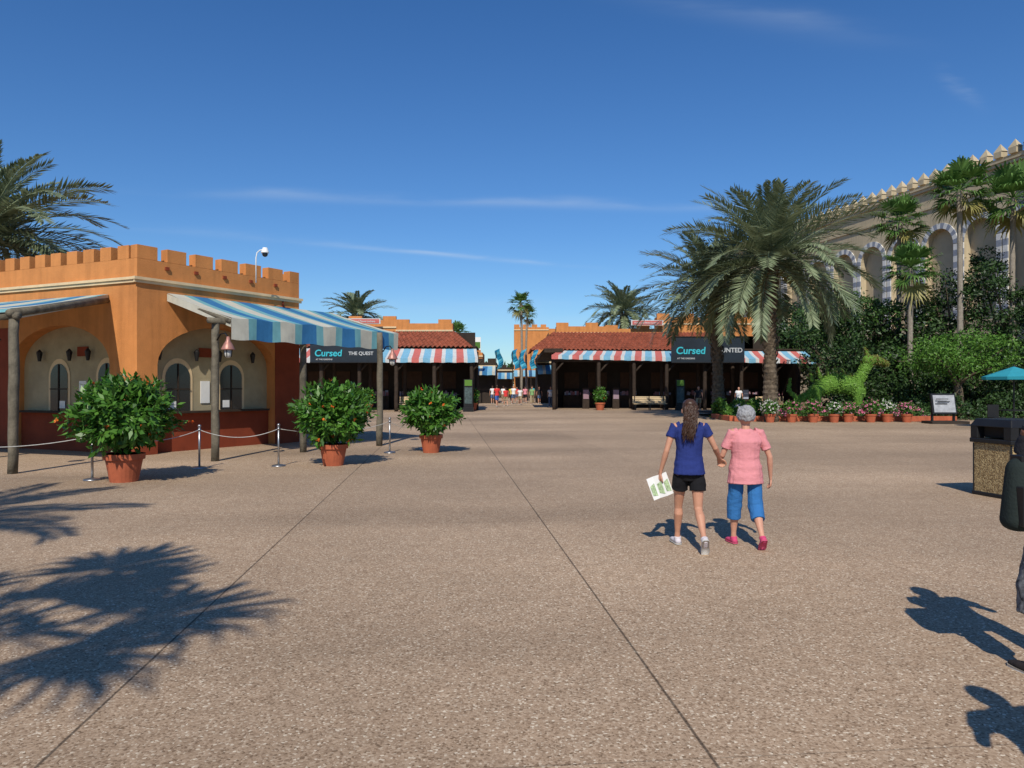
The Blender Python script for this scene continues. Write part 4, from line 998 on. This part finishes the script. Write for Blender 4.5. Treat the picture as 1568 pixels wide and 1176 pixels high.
    if near:
        g = MB()
        for sg in (-1, 1): g.ball((sg * 0.031, 0.083, 1.536), (0.012, 0.010, 0.008), 0, 8, 6)
        groups.append(((g.v, g.f), M_whitep)); g = MB()
        for sg in (-1, 1): g.ball((sg * 0.031, 0.0915, 1.536), (0.005, 0.003, 0.005), 0, 8, 6)
        groups.append(((g.v, g.f), M_black)); g = MB(); g.tube([(-0.022, 0.083, 1.478), (0, 0.092, 1.480), (0.022, 0.083, 1.478)], [0.003, 0.006, 0.003], 6, 0)
        groups.append(((g.v, g.f), M_acoral))
    out = MB(); mats = []; k = H / 1.65; Rz = Matrix.Rotation(yaw, 3, 'Z'); lc = V((loc[0], loc[1], 0))
    for (vs, fs), m in groups:
        if m not in mats: mats.append(m)
        out.add([lc + Rz @ (V((v[0], v[1], v[2] + dz)) * k) for v in vs], fs, mats.index(m))
    out.build(name, mats, smooth=True)
    return lambda p: lc + Rz @ (V((p[0], p[1], p[2] + dz)) * k)

SK1 = skinm('skin_warm', (0.50, 0.25, 0.16)); SK2 = skinm('skin_fair', (0.55, 0.28, 0.19)); SK3 = skinm('skin_brown', (0.20, 0.085, 0.045))
HB = mat('hair_dark_brown', (0.055, 0.026, 0.015), 0.45, 0.5, 60, spec=0.4); HG = mat('hair_grey', (0.33, 0.33, 0.34), 0.7, 0.35, 60, 0.6, 150)
HBk = mat('hair_black', (0.012, 0.010, 0.009), 0.5, 0.3, 50)
SOLE = mat('shoe_sole', (0.50, 0.48, 0.45), 0.8, 0.2, 40)
W1 = person('woman_in_navy_shirt', (1.86, 7.75), 0.0, 1.575, [(20, 6, -2), (-7, 38, 52)], [((-0.255, -0.03, 1.09), (-0.305, 0.05, 0.85)), ((0.285, 0.0, 1.12), (0.372, 0.15, 0.99))],
       SK1, cm('navy_cotton', (0.022, 0.036, 0.16)), cm('black_cotton', (0.012, 0.012, 0.014)), (cm('white_trainer', (0.58, 0.54, 0.57)), SOLE), HB, wd=0.98, near=True, plen=0.27, pflare=0.022, hairstyle='long', sleeve=0.45,
       hands_n=[(1, 0.2, 0), (0.2, 0.1, -1)], curls=(0.75, 0.8), hem=0.835, hipw=0.95)
mb = MB(); o = W1((-0.335, 0.08, 0.77))
for j in range(3):
    x0, x1 = -0.115 + j * 0.075, -0.115 + (j + 1) * 0.075; y0, y1 = (0.02 if j % 2 else 0), (0 if j % 2 else 0.02)
    r2 = Matrix.Rotation(-0.35, 3, 'Y')
    q = [o + r2 @ V(p) for p in ((x0, y0 - .03, -0.2), (x1, y1 - .03, -0.2), (x1, y1 - .03, 0.04), (x0, y0 - .03, 0.04))]
    mb.quad(*q, 0)
    q = [o + r2 @ V(p) for p in ((x0 + .012, y0 - .034, -0.15), (x1 - .012, y1 - .034, -0.17), (x1 - .012, y1 - .034, -0.03), (x0 + .012, y0 - .034, -0.05))]
    mb.quad(*q, 1)
mb.build('park_map', [M_whitep, mat('map_print', (0.40, 0.52, 0.30), 0.6, 0.6, 40)])
person('woman_in_pink_shirt', (2.49, 7.87), 0.03, 1.47, [(14, 6, 0), (-6, 32, 40)], [((-0.262, 0.05, 1.08), (-0.225, 0.27, 1.0)), ((0.285, -0.02, 1.06), (0.325, 0.06, 0.80))],
       SK2, cm('pink_cotton', (0.64, 0.25, 0.27)), cm('blue_cotton', (0.035, 0.15, 0.38)), (cm('pink_trainer', (0.58, 0.07, 0.17)), cm('pink_sole', (0.55, 0.09, 0.17))), HG, wd=1.17, near=True, plen=0.71, pflare=0.024, hairstyle='curly', sleeve=0.70, belly=0.03,
       hands_n=[(1, 0, -0.4), (-1, 0.2, 0)], curls=(0.6, 0.45), hem=0.745, hipw=0.98)
camo = mat('camo_cloth', (0.15, 0.155, 0.165), 0.9, 0.9, 30)
person('man_in_camo_shorts', (3.225, 4.34), 0.0, 1.74, [(2, 4, 0), (-14, 16, 18)], [((-0.16, 0.10, 1.10), (-0.04, 0.27, 1.12)), ((0.27, 0.0, 1.09), (0.26, 0.2, 1.0))],
       SK3, cm('charcoal_cotton', (0.03, 0.03, 0.035)), camo, (cm('dark_trainer', (0.03, 0.025, 0.025)), SOLE), HBk, wd=1.0, near=True, plen=0.66, pflare=0.035, hairstyle='short', splay=0.20, female=False, hands_n=[(0.2, 0, -1), (-1, 0, 0)])
mb = MB()
bc = V((2.955, 4.20, 1.09))
mb.box(bc, (0.33, 0.18, 0.42), 0, tap=0.78)
bagb = mb
mb2 = MB()
mb2.box(bc + V((0.0, -0.085, -0.06)), (0.25, 0.06, 0.22), 2)
mb2.box(bc + V((0.0, 0, 0.20)), (0.18, 0.10, 0.04), 2)
mb2.tube([bc + V((0.05, 0, 0.18)), bc + V((0.14, -0.02, 0.34)), bc + V((0.20, 0.10, 0.44))], [(0.02, 0.006)] * 3, 8, 0)
mb2.tube([bc + V((0.0, -0.02, -0.18)), bc + V((0.03, -0.02, -0.30))], [0.012, 0.02], 6, 2)
st = bc + V((-0.070, -0.1175, -0.05))
ring = [st + V((0.045 * math.cos(2 * math.pi * k / 24), 0, 0.045 * math.sin(2 * math.pi * k / 24))) for k in range(24)]; ring2 = [st + V((0.040 * math.cos(2 * math.pi * k / 24), 0, 0.040 * math.sin(2 * math.pi * k / 24))) for k in range(24)]
mb2.add(ring + ring2, [(k, (k + 1) % 24, 24 + (k + 1) % 24, 24 + k) for k in range(24)], 1)
vs = []
for k in range(10):
    r = 0.030 if k % 2 == 0 else 0.012; a = math.pi / 2 + k * math.pi / 5; vs.append(st + V((r * math.cos(a), 0, r * math.sin(a))))
mb2.add([st] + vs, [(0, 1 + k, 1 + (k + 1) % 10) for k in range(10)], 1)
BN = cm('bag_nylon', (0.022, 0.030, 0.028)); M_badge = mat('badge_grey', (0.42, 0.43, 0.43), 0.7, 0.1, 10)
b1 = bagb.build('bag_body', [BN], smooth=True, bevel=0.075, segs=6)
b2 = mb2.build('bag_pocket_and_strap', [BN, M_badge, M_black], bevel=0.012)
group('shoulder_bag', [b1, b2], tuple(bc))
person('bystander', (2.42, 2.3), 0.2, 1.72, [(3, 2, 0), (-3, 2, 0)], [((-0.30, 0.0, 1.12), (-0.2, 0.16, 1.05)), ((0.27, 0, 1.09), (0.28, 0.05, 0.84))], SK2, cm('grey_cotton', (0.3, 0.3, 0.3)), camo, (SOLE, SOLE), HBk, wd=1.05)
cols = {'red': (0.62, 0.05, 0.05), 'white': (0.7, 0.7, 0.7), 'pink': (0.65, 0.25, 0.3), 'yel': (0.7, 0.55, 0.1), 'teal': (0.06, 0.3, 0.4), 'blue': (0.05, 0.12, 0.4), 'blk': (0.02, 0.02, 0.025), 'kh': (0.35, 0.28, 0.18), 'gr': (0.2, 0.35, 0.15), 'den': (0.07, 0.11, 0.2)}
crowd = [(-1.25, 61, 'red', 'blue'), (-0.55, 64, 'red', 'kh'), (0.15, 72, 'white', 'den'), (0.75, 69, 'white', 'kh'), (1.35, 76, 'pink', 'blk'), (-1.9, 72, 'white', 'den'), (2.2, 80, 'teal', 'kh'), (3.15, 60, 'white', 'den'),
         (-0.1, 80, 'yel', 'blk'), (0.55, 84, 'red', 'den'), (1.9, 70, 'gr', 'kh'), (-2.6, 78, 'blue', 'kh'), (1.0, 92, 'white', 'blk'), (-1.0, 90, 'blk', 'kh'), (2.7, 73, 'blk', 'den'), (13.2, 52.2, 'blk', 'kh'), (16.1, 52.4, 'white', 'den'), (-0.9, 76, 'white', 'kh')]
for i, (x, y, a, b) in enumerate(crowd):
    s = R.choice((-1, 1)); st = U(12, 22) * s
    person('pedestrian', (x, y), R.choice((0, math.pi, 0.3, 2.9)), U(1.58, 1.82), [(st, 6, 0), (-st, 14 if s > 0 else 6, 10)], [((-0.25, -0.04 * s, 1.09), (-0.26, 0.06, 0.85)), ((0.25, 0.04 * s, 1.09), (0.26, 0.1, 0.86))],
           R.choice((SK1, SK2)), cm('c_' + a, cols[a]), cm('c_' + b, cols[b]), (SOLE, SOLE), R.choice((HB, HBk)), wd=U(0.95, 1.2), plen=R.choice((0.4, 0.45, 0.95)), female=R.random() < .5)
print('objects', len(bpy.data.objects))
